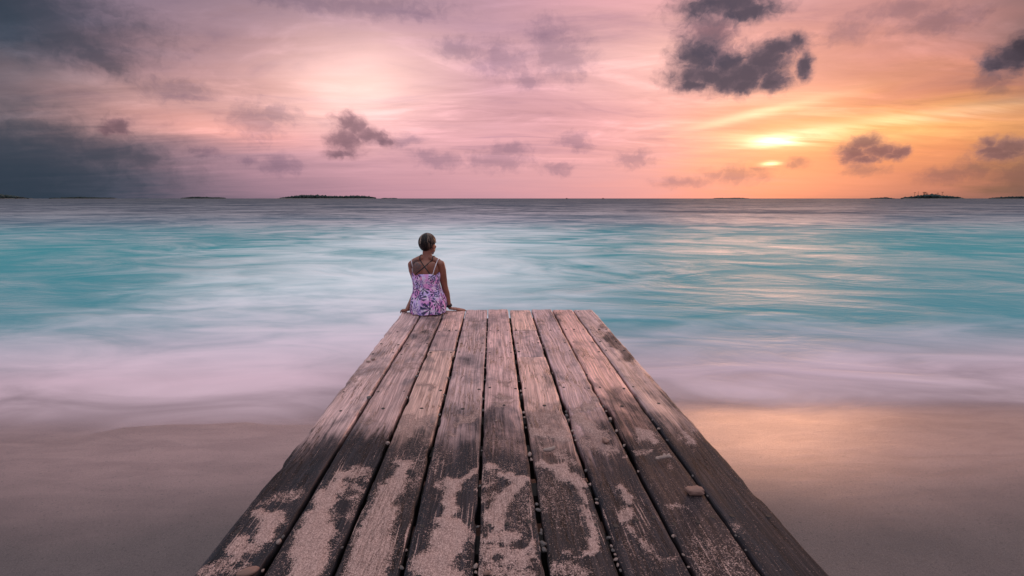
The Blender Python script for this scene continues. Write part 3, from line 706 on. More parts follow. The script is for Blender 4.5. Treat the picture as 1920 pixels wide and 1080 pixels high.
planks = {}
for r_ in range(9):
    if r_ == 2:
        planks[r_, 0] = plank(2, -1.0, 3.566, (.98, .90, .80)); planks[r_, 1] = plank(2, 3.572, 4.100, (.80, .74, .74), 21.3, .002); planks[r_, 2] = plank(2, 4.106, END[2], (1.12, 1.0, .95), 24.9, -.001)
    elif r_ == 5:
        planks[r_, 0] = plank(5, -1.0, 3.402, (1.10, .98, .90)); planks[r_, 1] = plank(5, 3.408, 4.128, (1.05, .98, 1.0), 31.3, -.002); planks[r_, 2] = plank(5, 4.134, END[5], (1.2, 1.05, .92), 34.9, .001)
    else:
        planks[r_, 0] = plank(r_, -1.0, END[r_])

# nail heads along the joists, a sub-part of the plank each holds down
nm = bmesh.new(); bmesh.ops.create_cone(nm, cap_ends=True, segments=10, radius1=.0085, radius2=.007, depth=.003)
NAIL = bpy.data.meshes.new('nail'); nm.to_mesh(NAIL); nm.free(); NAIL.materials.append(M_NAIL)
for yrow, per in ((4.78, 2), (4.115, 3), (3.74, 2), (3.50, 2), (2.785, 2), (2.53, 1), (1.535, 3), (0.4, 2)):
    for row in range(9):
        xa, xb = GAPS[row] + .03, GAPS[row + 1] - .03
        for q in range(per):
            if random.random() < 0.12: continue
            u = (q + .5) / per if per == 1 else q / (per - 1)
            nx_ = xa + (xb - xa) * min(1, max(0, u + random.uniform(-.07, .07))); ny_ = yrow + random.uniform(-.02, .02)
            par = next(p for (rr, k_), p in planks.items() if rr == row and min(v[1] for v in p.bound_box) + 4.93 <= ny_ <= max(v[1] for v in p.bound_box) + 4.94) if True else None
            o = bpy.data.objects.new('nail', NAIL); COL.objects.link(o); o.parent = par
            o.location = (nx_ - PO[0], ny_ - PO[1], RISE[row] - .0012); o.scale = (random.uniform(.9, 1.4), random.uniform(.9, 1.5), 1)

def box(x0, x1, y0, y1, z0, z1):
    return [(x0, y0, z0), (x1, y0, z0), (x1, y1, z0), (x0, y1, z0), (x0, y0, z1), (x1, y0, z1), (x1, y1, z1), (x0, y1, z1)], \
           [(0, 3, 2, 1), (4, 5, 6, 7), (0, 1, 5, 4), (1, 2, 6, 5), (2, 3, 7, 6), (3, 0, 4, 7)]
for yj in np.arange(-0.74, 4.9, 0.32):  # unseen joists, extra ones added close together to keep the gaps dark
    v, f = box(-0.90 - PO[0], 0.99 - PO[0], yj - .045 - PO[1], yj + .045 - PO[1], -.175, -.049)
    mesh_obj('joist', v, f, M_BEAM, pier, smoothed=False)
for yj in (4.60, 2.50, 0.24):
    for xp in (-.80, .88):
        n = 14; v = []
        for zz in (-1.5, -.05):
            v += [(xp - PO[0] + .075 * math.cos(a), yj - PO[1] + .075 * math.sin(a), zz) for a in np.linspace(0, 2 * math.pi, n, endpoint=False)]
        mesh_obj('post', v, [(i, (i + 1) % n, n + (i + 1) % n, n + i) for i in range(n)] + [tuple(range(n, 2 * n))], M_BEAM, pier)

# ---------------------------------------------------------------- the woman sitting on the end of the pier
PERSON = (-0.667, 4.80, DECK)

def person_materials():
    m, t, b, out = material('skin')
    P = objco(t); x, y, z = sep(P)
    n = noise(P, 30, 4, 0.6); n2 = noise(P, 9, 3, 0.5)
    c = mixc(t, smooth(n2, .35, .65), (0.225, 0.084, 0.052), (0.305, 0.122, 0.078))
    c = mixc(t, smooth(n, .45, .7) * .25, c, (0.20, 0.075, 0.05))
    # inked patch on the left shoulder blade
    d = vmath('LENGTH', vmath('MULTIPLY', vmath('SUBTRACT', P, (-0.098, -0.045, 0.485)), (1.0, .7, 1.0)), out=1)
    ink = smooth(d + (noise(P, 26, 3, .6) - .5) * .05, .072, .052) * smooth(noise(P, 55, 5, .7, 1.2), .40, .56, .35, 1.0)
    c = mixc(t, ink * .78, c, (0.055, 0.058, 0.066))
    lips = smooth(attr(t, 'lip'), .2, .7)
    c = mixc(t, lips * .6, c, (0.30, 0.09, 0.08))
    put(t, b.inputs['Base Color'], c)
    b.inputs['Roughness'].default_value = 0.48
    b.inputs['Subsurface Weight'].default_value = 0.08
    b.inputs['Subsurface Radius'].default_value = (.01, .004, .002)
    put(t, b.inputs['Normal'], bump(t, noise(P, 300, 3, .6), .12, .002))
    skin = m
    # lavender cloth printed with navy palm leaves
    m, t, b, out = material('floral_cloth')
    uv = S(t, t.nodes.new('ShaderNodeUVMap').outputs[0])
    w = sep(noise(uv, 22, 3, .5, col=True))
    P = vmath('ADD', uv, xyz(t, (w[0] - .5) * .012, (w[1] - .5) * .012, 0.0))
    def fronds(off, sc, k, r0, seed):
        q = vmath('ADD', P, off)
        vn = t.nodes.new('ShaderNodeTexVoronoi'); vn.voronoi_dimensions = '2D'; vn.inputs['Scale'].default_value = sc; vn.inputs['Randomness'].default_value = .85
        put(t, vn.inputs['Vector'], q)
        loc = S(t, vn.outputs['Position']); rnd = sep(S(t, vn.outputs['Color']))
        dx, dy, _ = sep(vmath('SUBTRACT', q, loc))
        ang = dy.f('ARCTAN2', dx); ln = vmath('LENGTH', vmath('SUBTRACT', q, loc), out=1) * sc
        stripe = ((ang + rnd[2] * 6.0) * k + ln * 2.0).f('SINE')
        gap = smooth(((ang + rnd[0] * 6.28).f('SINE')), -.75, -.45)          # open side of the fan
        rr = r0 * smooth(((ang + rnd[0] * 6.28).f('SINE')), -1, 1, .55, 1.1)
        leaf = smooth(stripe, -.35, .15) * smooth(ln - rr, .06, -.04) * gap
        return leaf.max(smooth(ln, .12, .08)), rnd
    l1, r1 = fronds((0, 0, 0), 13.0, 8.0, .58, 1)
    l2, r2 = fronds((.33, .21, 0), 15.0, 6.0, .45, 2)
    l3, r3 = fronds((.71, .47, 0), 17.0, 8.0, .44, 3)
    base = mixc(t, smooth(noise(uv, 11, 3, .5), .40, .60), (0.70, 0.55, 0.92), (0.86, 0.38, 0.74))
    base = mixc(t, smooth(noise(uv, 17, 2, .5), .58, .66) * .8, base, (0.80, 0.24, 0.50))
    base = mixc(t, l3 * .9, base, (0.90, 0.86, 0.94))
    base = mixc(t, l2 * .8, base, (0.16, 0.11, 0.36))
    c = mixc(t, l1 * .92 * smooth(r1[1], .02, .06), base, (0.014, 0.018, 0.080))
    put(t, b.inputs['Base Color'], c); b.inputs['Roughness'].default_value = 0.85
    put(t, b.inputs['Normal'], bump(t, noise(vmath('MULTIPLY', uv, (26, 7, 1)), 1, 4, .55, .6), .6, .012))
    cloth = m
    m, t, b, out = material('hair')
    a = attr(t, 'strand', out=2)
    c = ramp(a, [(0, (.006, .005, .006)), (.55, (.014, .010, .010)), (.80, (.050, .030, .024)), (.92, (.22, .15, .11)), (1, (.45, .34, .27))])
    put(t, b.inputs['Base Color'], c); b.inputs['Roughness'].default_value = 0.5; b.inputs['Specular IOR Level'].default_value = 0.22
    return skin, cloth, m
M_SKIN, M_CLOTH, M_HAIR = person_materials()
M_BLACK = flat_mat('black_strap', (0.012, 0.011, 0.014), 0.6, .1, 20)
M_WHITE = flat_mat('white_strap', (0.72, 0.68, 0.72), 0.8, .1, 90)
M_EYE = flat_mat('eye_white', (0.6, 0.58, 0.56), 0.2, .05, 20)
M_BROWN = flat_mat('iris', (0.05, 0.03, 0.02), 0.2, .05, 20)
M_SHORTS = flat_mat('dark_shorts', (0.022, 0.022, 0.05), 0.85, .2, 40)

class Blob:
    def __init__(self): self.v, self.f, self.n = [], [], 0
    def ell(self, c, r, rot=None):
        p = ICO3_V * np.array(r)
        if rot is not None: p = p @ np.array(rot.to_3x3()).T
        self.v.append(p + np.array(c)); self.f.append(ICO3_F + self.n); self.n += len(p)
    def chain(self, pts, step=0.35):
        """pts: (x, y, z, r) or (x, y, z, rx, ry, rz); overlapping ellipsoids between them."""
        P = [tuple(p) if len(p) == 6 else (p[0], p[1], p[2], p[3], p[3], p[3]) for p in pts]
        # smooth the path a little
        for a, b in zip(P, P[1:]):
            a, b = np.array(a), np.array(b)
            n = max(1, int(np.linalg.norm(b[:3] - a[:3]) / (step * min(a[3:].min(), b[3:].min()))))
            for i in range(n + 1):
                q = a + (b - a) * i / n
                self.ell(q[:3], q[3:])

def head_pt(p, yaw, pos):
    c, s = math.cos(yaw), math.sin(yaw)
    return (pos[0] + p[0] * c + p[1] * s, pos[1] - p[0] * s + p[1] * c, pos[2] + p[2])

HEAD_POS, HEAD_YAW = (0.014, 0.060, 0.680), R(30)
def H(p): return head_pt(p, HEAD_YAW, HEAD_POS)
HROT = Matrix.Rotation(-HEAD_YAW, 4, 'Z')

def hand(B, wrist, palm_dir, side_dir, down, thumb_sign, curl):
    """Palm and five separate fingers; palm_dir points to the finger tips, side_dir to the thumb side."""
    w, d, s, u = (np.array(q, float) for q in (wrist, palm_dir, side_dir, down))
    d /= np.linalg.norm(d); s /= np.linalg.norm(s); u /= np.linalg.norm(u)
    for k, wd in ((.00, .021), (.02, .026), (.045, .031), (.07, .033), (.085, .032)):
        for q in (-1, -.5, 0, .5, 1):
            B.ell(w + d * k + s * q * (wd - .011), (.0125, .0125, .0115))
    for q, L, r in ((.027, .066, .0080), (.0095, .074, .0083), (-.0085, .069, .0080), (-.026, .054, .0072)):
        base = w + d * .086 + s * q
        fan = d + s * q * 4.0; fan /= np.linalg.norm(fan)
        p1 = base + fan * L * .45 + u * curl[0] * L
        p2 = p1 + (fan * .30 + u * curl[1]) * L
        p3 = p2 + (fan * .25 + u * curl[2]) * L
        B.chain([(*base, r + .0008), (*p1, r), (*p2, r * .94), (*p3, r * .82)], .4)
    t0 = w + d * .022 + s * .024
    t1 = w + d * .055 + s * .050 + u * .004
    t2 = w + d * .086 + s * .058 + u * .008
    B.chain([(*t0, .0125), (*t1, .0098), (*t2, .0080)], .4)

def make_person():
    root = empty('person', PERSON)
    tag(root, 'woman with short dark hair in a purple palm-print top sitting on the pier end', 'person')
    B = Blob()
    # trunk: centre and half-widths from seat to collar
    B.chain([(0, .030, .095, .150, .105, .085), (0, .022, .150, .152, .100, .06), (-.002, .012, .220, .128, .088, .05), (-.004, .006, .275, .112, .080, .045),
             (-.006, .008, .330, .117, .084, .045), (-.007, .014, .385, .128, .090, .045), (-.007, .018, .435, .135, .088, .04), (-.006, .020, .475, .130, .076, .04), (-.002, .022, .505, .108, .060, .035)], .22)
    B.ell((-.070, -.030, .090), (.082, .066, .085)); B.ell((.070, -.030, .090), (.082, .066, .085))        # seat
    B.ell((-.062, .092, .395), (.052, .045, .055)); B.ell((.055, .095, .395), (.052, .045, .055))        # bust
    B.ell((-.075, -.052, .455), (.055, .028, .075)); B.ell((.068, -.050, .455), (.055, .028, .075))      # shoulder blades
    # neck and trapezius
    B.chain([(-.002, .026, .505, .072, .056, .035), (.001, .032, .540, .053, .050, .03), (.006, .042, .580, .047, .048, .03), (.010, .050, .630, .046, .047, .03)], .25)
    for sx in (-1, 1):
        B.chain([(sx * .042 - .002, .020, .562, .034, .034, .026), (sx * .092 - .004, .020, .532, .040, .038, .030), (sx * .132 - .004, .022, .500, .040, .042, .036)], .25)
    # head
    B.ell(H((0, -.006, .030)), (.071, .092, .085), HROT)
    B.ell(H((0, .034, -.030)), (.057, .056, .072), HROT)
    B.ell(H((0, .058, -.078)), (.028, .026, .024), HROT)                    # chin
    for sx in (-1, 1):
        B.ell(H((sx * .040, .020, -.052)), (.022, .040, .026), HROT)        # jaw
        B.ell(H((sx * .036, .062, -.018)), (.020, .020, .016), HROT)        # cheek
        B.ell(H((sx * .027, .078, .026)), (.022, .014, .009), HROT)         # brow
        e = H((sx * .073, -.006, -.006)); B.ell(e, (.008, .018, .030), HROT)  # ear
        B.ell(H((sx * .074, -.010, -.018)), (.008, .012, .016), HROT)
        B.ell(H((sx * .011, .092, -.026)), (.008, .010, .007), HROT)
    B.chain([(*H((0, .086, .016)), .009), (*H((0, .098, -.008)), .0095), (*H((0, .106, -.022)), .011)], .3)
    B.ell(H((0, .088, -.048)), (.021, .010, .006), HROT); B.ell(H((0, .086, -.058)), (.019, .010, .006), HROT)
    # right arm, straight, weight on the hand beside her
    B.chain([(.140, .022, .492, .042), (.150, .034, .430, .0430), (.158, .052, .350, .0395), (.169, .074, .262, .0335), (.175, .080, .232, .0325),
             (.185, .090, .180, .0340), (.198, .092, .115, .0270), (.208, .090, .062, .0215), (.216, .088, .036, .0200)], .25)
    hand(B, (.220, .088, .024), (1, .08, -.13), (.1, 1, 0), (0, 0, -1), 1, (.03, .04, .06))
    # left arm, set a little forward, fingers over the end of the board
    B.chain([(-.142, .022, .490, .042), (-.142, .056, .430, .0420), (-.130, .105, .345, .0385), (-.122, .150, .255, .0310), (-.126, .160, .225, .0310),
             (-.145, .150, .170, .0310), (-.172, .105, .110, .0265), (-.198, .050, .058, .0215), (-.208, .026, .036, .0200)], .25)
    hand(B, (-.212, .018, .026), (-.42, .88, -.16), (.88, .42, 0), (0, 0, -1), -1, (.06, .25, .30))
    # legs over the edge
    for sx in (-1, 1):
        B.chain([(sx * .078, .02, .090, .088, .09, .080), (sx * .088, .14, .085, .080, .08, .074), (sx * .092, .28, .082, .068, .07, .064), (sx * .094, .40, .078, .055, .055, .055),
                 (sx * .094, .43, .058, .052, .052, .055)], .22)
        B.chain([(sx * .094, .430, .050, .052), (sx * .094, .425, -.030, .052), (sx * .093, .418, -.100, .056), (sx * .092, .425, -.200, .044), (sx * .091, .435, -.300, .033), (sx * .091, .440, -.360, .033)], .25)
        B.chain([(sx * .091, .425, -.385, .032), (sx * .094, .475, -.410, .030), (sx * .098, .540, -.435, .028), (sx * .100, .585, -.448, .020)], .25)
        for q in range(5):
            tx = sx * (.080 + q * .0115); L = .05 - q * .006
            B.chain([(tx, .585, -.448, .0095), (tx + sx * .002, .585 + L * .8, -.456, .0085)], .4)
    me = bpy.data.meshes.new('body_raw')
    V = np.concatenate(B.v); F = np.concatenate(B.f)
    me.from_pydata(V.tolist(), [], F.tolist()); me.update()
    tmp = bpy.data.objects.new('tmp', me); COL.objects.link(tmp)
    md = tmp.modifiers.new('r', 'REMESH'); md.mode = 'VOXEL'; md.voxel_size = 0.0048; md.adaptivity = 0
    sm = tmp.modifiers.new('s', 'SMOOTH'); sm.factor = .5; sm.iterations = 4
    dg = bpy.context.evaluated_depsgraph_get()
    bm_ = bpy.data.meshes.new_from_object(tmp.evaluated_get(dg))
    bpy.data.objects.remove(tmp)
    bm_.name = 'body'
    bm_.materials.clear()
    body = link_obj('body', bm_, M_SKIN, root)
    n = len(bm_.vertices); co = np.empty(n * 3, np.float32); bm_.vertices.foreach_get('co', co); co = co.reshape(-1, 3)
    lp = np.array(H((0, .092, -.053)))
    set_attr(bm_, 'lip', np.clip(1 - np.linalg.norm((co - lp) / np.array([.024, .02, .012]), axis=1), 0, 1))
    bvh = BVHTree.FromPolygons([Vector(c) for c in co.tolist()], [list(p.vertices) for p in bm_.polygons])

    # eyes
    for sx in (-1, 1):
        for nm_, off, r, mat in (('eye', .0, .0095, M_EYE), ('iris', .0058, .0052, M_BROWN)):
            p = H((sx * .028, 0.0700 + off, .006))
            v = ICO3_V * r + np.array(p)
            mesh_obj(nm_, v, ICO3_F, mat, root)

    # the top: rings round the trunk, loose from bust to seat, its hem lying on deck and lap
    rings = [  # z back, z front, cx, cy, rx, ry
        (.408, .432, -.006, .018, .1385, .101), (.395, .425, -.006, .018, .1420, .106), (.360, .385, -.006, .018, .1415, .112), (.315, .330, -.005, .016, .1360, .106),
        (.270, .285, -.004, .014, .1350, .103), (.225, .245, -.002, .016, .1430, .112), (.170, .200, .001, .022, .1580, .138), (.115, .178, .003, .030, .1700, .160),
        (.065, .168, .004, .055, .1780, .190), (.030, .166, .005, .080, .1830, .216), (.008, .166, .006, .100, .1860, .238)]
    # smooth interpolation between the rings
    rr = np.array(rings); tt = np.linspace(0, len(rr) - 1, 66)
    ri = np.stack([np.interp(tt, np.arange(len(rr)), rr[:, k]) for k in range(6)], 1)
    ker = np.array([1, 2, 3, 2, 1]) / 9
    for k in range(6): ri[2:-2, k] = np.convolve(ri[:, k], ker, 'valid')
    na = 112
    A = np.linspace(0, 2 * math.pi, na, endpoint=False)
    V = []; UV = []
    acc = 0; prev = None
    for q, (zb, zf, cx, cy, rx, ry) in enumerate(ri):
        low = max(0.0, q / 65 - .30)
        fold = 1 + (0.034 * low) * np.sin(A * 11 + 1.2 * np.sin(A * 3) + q * .02) + .022 * low * np.sin(A * 5 + 2) + .010 * np.sin(A * 7 + q * .19)
        pw = 1 - .30 * min(1.0, q / 40)
        x = cx + rx * fold * np.sign(np.cos(A)) * np.abs(np.cos(A)) ** pw; y = cy + ry * fold * np.sign(np.sin(A)) * np.abs(np.sin(A)) ** pw
        tb = np.clip((y - (cy - ry)) / (2 * ry), 0, 1)
        tb = sstep(tb, .15, .75)
        z = zb + (zf - zb) * tb + .004 * low * np.sin(A * 9 + 1)
        z = np.maximum(z, .007)
        V.append(np.stack([x, y, z], -1))
        mz = zb
        UV.append(np.stack([A * .155, np.full(na, (mz + zf) / 2)], -1))
    NV = np.concatenate(V)
    faces = [(q * na + i, q * na + (i + 1) % na, (q + 1) * na + (i + 1) % na, (q + 1) * na + i) for q in range(65) for i in range(na)]
    dm = bpy.data.meshes.new('camisole'); dm.from_pydata(NV.tolist(), [], faces); dm.update()
    ul = dm.uv_layers.new(name='UVMap')
    uvv = np.concatenate(UV); data = []
    for f_ in faces:
        us_ = [uvv[v] for v in f_]
        wrap = us_[1][0] < us_[0][0] - .3
        for kk, (u_, v_) in enumerate(us_):
            if wrap and kk in (1, 2): u_ = u_ + 2 * math.pi * .155
            data += [u_, v_]
    ul.data.foreach_set('uv', np.array(data, np.float32))
    dress = link_obj('camisole', dm, M_CLOTH, root)
    so = dress.modifiers.new('thickness', 'SOLIDIFY'); so.thickness = .003; so.offset = 1

    def tube(name, pts, r, mat, flat=1.0, n=8):
        pts = [Vector(p) for p in pts]
        v, f = [], []
        for i, p in enumerate(pts):
            d = (pts[min(i + 1, len(pts) - 1)] - pts[max(i - 1, 0)]).normalized()
            hit = bvh.find_nearest(p)
            nrm = hit[1] if hit[0] is not None else Vector((0, -1, 0))
            s = d.cross(nrm).normalized(); nn = s.cross(d).normalized()
            for k in range(n):
                a = 2 * math.pi * k / n
                v.append(p + s * (math.cos(a) * r) + nn * (math.sin(a) * r * flat))
        for i in range(len(pts) - 1):
            f += [(i * n + k, i * n + (k + 1) % n, (i + 1) * n + (k + 1) % n, (i + 1) * n + k) for k in range(n)]
        f += [tuple(range(n)), tuple(range((len(pts) - 1) * n, len(pts) * n))]
        return mesh_obj(name, v, f, mat, root)
    def on_back(x, z, lift=.003):
        h = bvh.ray_cast(Vector((x, -.6, z)), Vector((0, 1, 0)))
        return h[0] + h[1] * lift if h[0] is not None else Vector((x, -.05, z))
    def on_top(x, y, lift=.003):
        h = bvh.ray_cast(Vector((x, y, 1.2 if abs(x) > .08 else .60)), Vector((0, 0, -1)))
        return h[0] + h[1] * lift
    def on_front(x, z, lift=.003):
        h = bvh.ray_cast(Vector((x, .6, z)), Vector((0, -1, 0)))
        return h[0] + h[1] * lift
    def strap(name, x0, z0, x1, r, mat, flat):
        top = [on_back(x0 + (x1 - x0) * u, z0 + (.540 - z0) * u) for u in np.linspace(0, 1, 12)]
        over = [on_top(x1 + .004 * k, y) for k, y in enumerate(np.linspace(-.012, .055, 6))]
        front = [on_front(x1 * (1 - .35 * u), .50 - .075 * u) for u in np.linspace(0, 1, 7)]
        return tube(name, top + over + front, r, mat, flat)
    strap('shoulder_strap', -.120, .405, -.142, .0042, M_WHITE, .6)
    strap('shoulder_strap', .072, .405, .116, .0042, M_WHITE, .6)
    strap('bikini_strap', -.100, .405, .066, .0048, M_BLACK, .55)
    strap('bikini_strap', .050, .405, -.058, .0048, M_BLACK, .55)
    # dark band on the right wrist
    v, f = [], []
    wc = Vector((.209, .090, .056)); ax = Vector((.010, .008, -.04)).normalized()
    e1 = ax.orthogonal().normalized(); e2 = ax.cross(e1)
    for i in range(28):
        a = 2 * math.pi * i / 28
        for j in range(8):
            b_ = 2 * math.pi * j / 8
            rad = .0255 + .0062 * math.cos(b_)
            v.append(wc + e1 * rad * math.cos(a) + e2 * rad * math.sin(a) + ax * .013 * math.sin(b_))
    f = [(i * 8 + j, ((i + 1) % 28) * 8 + j, ((i + 1) % 28) * 8 + (j + 1) % 8, i * 8 + (j + 1) % 8) for i in range(28) for j in range(8)]
    mesh_obj('bracelet', v, f, M_BLACK, root)

    # short hair: a cap and close-lying locks combed back and down from the crown
    g = np.random.default_rng(3)
    hv, hf, hs = [], [], []; k = 0
    cap = ICO3_V.copy()
    keep = []
    rads = np.array([.079, .100, .094])
    def scalp(th, ph, out=1.0):
        # th from crown down, ph round the head (0 = right, 90 = face)
        return np.array([math.sin(th) * math.cos(ph), math.sin(th) * math.sin(ph), math.cos(th)]) * rads * out + np.array([0, -.006, .028])
    def limit(ph):           # how far down the hair reaches
        f_ = (math.sin(ph) + 1) / 2       # 0 = back of head, 1 = face
        return R(152) * (1 - f_) ** 0.9 + R(62) * f_ if f_ < .5 else R(104 - 84 * (f_ - .5)) 
    nth, nph = 26, 64
    base0 = 0
    for i in range(nth + 1):
        for j in range(nph):
            ph = 2 * math.pi * j / nph
            p = scalp(limit(ph) * i / nth, ph, .985 + .012 * math.sin(ph * 23 + i * .3))
            hv.append(H(p)); hs.append(.25 + .2 * g.random())
    hf += [(i * nph + j, i * nph + (j + 1) % nph, (i + 1) * nph + (j + 1) % nph, (i + 1) * nph + j) for i in range(nth) for j in range(nph)]
    k = len(hv)
    for s_ in range(1500):
        ph0 = g.uniform(0, 2 * math.pi); t0 = g.uniform(0, .72)
        lim = limit(ph0); L = g.uniform(.28, .5)
        side = g.normal(0, .10)
        streak = g.random() ** 2.2 * .80
        bx = math.cos(ph0) * math.sin(lim * t0)
        if abs(bx + .10) < .06 and math.sin(ph0) < .2 and t0 < .45 and g.random() < .8: streak = g.uniform(.88, 1.0)     # pale parting streak over the crown
        if math.cos(ph0) > .70 and g.random() < .35: streak = g.uniform(.76, .93)                           # light from the right painted into the strands
        wdt = g.uniform(.0022, .0046)
        if streak > .86: wdt *= 1.7
        nseg = 6
        for q in range(nseg + 1):
            u = q / nseg
            th = lim * min(1.03, t0 + L * u); ph = ph0 + side * u * u
            out = 1.0 + .012 + .020 * math.sin(u * math.pi) * (.4 + .6 * g.random() * .2) - .010 * u
            c_ = scalp(th, ph, out)
            tang = np.array([-math.sin(ph), math.cos(ph), 0]) * wdt * (1 - .8 * u ** 2)
            hv.append(H(c_ - tang)); hv.append(H(c_ + tang)); hs += [streak, streak]
        hf += [(k + 2 * q, k + 2 * q + 1, k + 2 * q + 3, k + 2 * q + 2) for q in range(nseg)]
        k += 2 * (nseg + 1)
    hair = mesh_obj('hair', hv, hf, M_HAIR, root)
    set_attr(hair.data, 'strand', hs)
    return root
make_person()

# ---------------------------------------------------------------- coral bits, pebbles and shells on the deck
def coral_mat(name, a, b_):
    m, t, b, out = material(name)
    P = objco(t)
    n = noise(P, 90, 4, .65); hol = voronoi(P, 260, out=0)
    c = mixc(t, smooth(n, .35, .65), a, b_)
    c = mixc(t, smooth(hol, .28, .10) * .55, c, tuple(q * .35 for q in a))
    put(t, b.inputs['Base Color'], c); b.inputs['Roughness'].default_value = .85
    put(t, b.inputs['Normal'], bump(t, n * .6 + hol, .8, .003))
    return m
M_CORAL = coral_mat('pale_coral', (.36, .25, .215), (.52, .40, .35))
M_CORAL_GREY = coral_mat('grey_coral', (.12, .105, .10), (.24, .21, .20))
M_CORAL_PINK = coral_mat('pink_coral', (.30, .165, .125), (.44, .27, .22))

def lump(seed, squash=(1, 1, 1), amp=.28):
    g = np.random.default_rng(seed)
    v = ICO3_V.copy(); d = np.zeros(len(v))
    for f_, a in ((1.6, 1), (3.1, .5), (6.5, .28)):
        for _ in range(3):
            w = g.normal(size=3) * f_; d += a * np.sin(v @ w + g.uniform(0, 6.28)) / 3
    me = bpy.data.meshes.new('coral_pebble')
    me.from_pydata(((v * (1 + amp * d)[:, None]) * np.array(squash)).tolist(), [], ICO3_F.tolist())
    me.polygons.foreach_set('use_smooth', [True] * len(me.polygons))
    return me
LUMPS = [lump(11, (1, .8, .8)), lump(12, (1, .9, .65)), lump(13, (1.2, .7, .7), .34), lump(14, (.9, .9, .9), .36), lump(15, (1.25, .8, .6), .2)]

def surface_z(x, y):
    for r_ in range(9):
        if GAPS[r_] + HALF[r_] <= x <= GAPS[r_ + 1] - HALF[r_ + 1]: return DECK + RISE[r_]
    return DECK - .004
ORD = ['first', 'second', 'third', 'fourth', 'fifth', 'sixth', 'seventh', 'eighth', 'ninth', 'tenth', 'eleventh', 'twelfth', 'thirteenth', 'fourteenth', 'fifteenth', 'sixteenth', 'seventeenth', 'eighteenth', 'nineteenth', 'twentieth',
       'twenty-first', 'twenty-second', 'twenty-third', 'twenty-fourth', 'twenty-fifth', 'twenty-sixth', 'twenty-seventh', 'twenty-eighth', 'twenty-ninth', 'thirtieth']
# pebbles caught between the boards: (distance down the photograph, width in photo pixels)
CAUGHT = {
 1: [(703, 6), (745, 11), (773, 6), (817, 5), (1006, 9), (1016, 14), (1070, 8)],
 2: [(680, 5), (687, 5), (698, 5), (705, 9), (745, 7), (832, 11), (1027, 6)],
 3: [(640, 4), (655, 5), (668, 4), (709, 6), (741, 6), (779, 8), (1031, 6), (1064, 12)],
 4: [(604, 4), (614, 3), (622, 4), (632, 4), (645, 4), (652, 4), (660, 5), (672, 5), (690, 4), (712, 5), (749, 6), (769, 6), (845, 6), (911, 6), (988, 8), (1062, 13), (1073, 8)],
 5: [(604, 3), (628, 4), (655, 5), (662, 4), (715, 4), (733, 6), (740, 6), (774, 8), (783, 7), (802, 7), (852, 12), (861, 8), (946, 10), (956, 12), (995, 9), (1000, 8), (1020, 17), (1032, 14)],
 6: [(632, 4), (645, 4), (653, 4), (700, 4), (772, 8), (779, 8), (787, 8), (808, 8), (817, 6), (826, 8), (883, 8), (908, 8), (936, 9), (943, 9), (1009, 11), (1024, 8), (1032, 9), (1040, 8), (1049, 10), (1060, 9), (1070, 8)],
 7: [(655, 4), (702, 5), (709, 4), (741, 5), (748, 5), (762, 6), (771, 5), (786, 9), (808, 8), (836, 8), (884, 7), (1006, 9), (1041, 9), (1063, 8)],
 8: [(632, 4), (648, 4), (662, 4), (677, 4), (697, 5), (715, 5), (747, 5), (788, 6), (804, 8), (826, 6), (892, 6), (930, 5), (1005, 6), (1032, 6)],
}
NAMES = ['leftmost', 'second', 'third', 'fourth', 'fifth', 'sixth', 'seventh', 'eighth']
proto = None
for gi, lst in CAUGHT.items():
    for k, (pyx, size) in enumerate(lst):
        _, y = deck_at(960, pyx)
        # walk along the gap: its x is constant, its y follows from the row of the photograph
        x = GAPS[gi]
        for _ in range(3):
            ppx, ppy = to_px(x, y); y = y * 1.0 + (ppy - pyx) * 0.0
            _, y = deck_at(float(ppx), pyx)
        depth = y * _cp + 1.14 * _sp
        rad = max(.0045, size * depth / FOC / 2 * 0.74)
        x += random.uniform(-.3, .3) * HALF[gi]
        o = bpy.data.objects.new('coral_pebble', LUMPS[(gi * 5 + k * 3) % 5]); COL.objects.link(o)
        o.location = (x, y, DECK + rad * random.uniform(-.15, .35)); o.scale = (rad, rad, rad)
        o.rotation_euler = (random.uniform(-.6, .6), random.uniform(-.6, .6), random.uniform(0, 6.3))
        dark = (gi, pyx) in ((5, 1020), (5, 1032), (6, 1009), (3, 1064), (4, 988)) or random.random() < .5
        if not o.data.materials: o.data.materials.append(M_CORAL)
        o.material_slots[0].link = 'OBJECT'; o.material_slots[0].material = M_CORAL_GREY if dark else M_CORAL
        tone = 'grey' if dark else 'pale'
        tag(o, f'{tone} coral pebble, {ORD[k]} from the sea end in the {NAMES[gi-1]} plank gap' + (' from left' if gi > 1 else ''), 'pebble', 'coral pebbles caught in the gaps of the pier')

def on_deck(px, py, mesh, size, squash, rz, mat, label, cat, name, sink=.3):
    x, y = deck_at(px, py)
    depth = y * _cp + 1.14 * _sp
    r = size * depth / FOC / 2
    o = bpy.data.objects.new(name, mesh); COL.objects.link(o)
    o.scale = (r * squash[0], r * squash[1], r * squash[2]); o.rotation_euler = (0, 0, rz)
    o.location = (x, y, surface_z(x, y) + r * squash[2] * (1 - sink))
    if not mesh.materials: mesh.materials.append(mat)
    o.material_slots[0].link = 'OBJECT'; o.material_slots[0].material = mat
    return tag(o, label, cat)

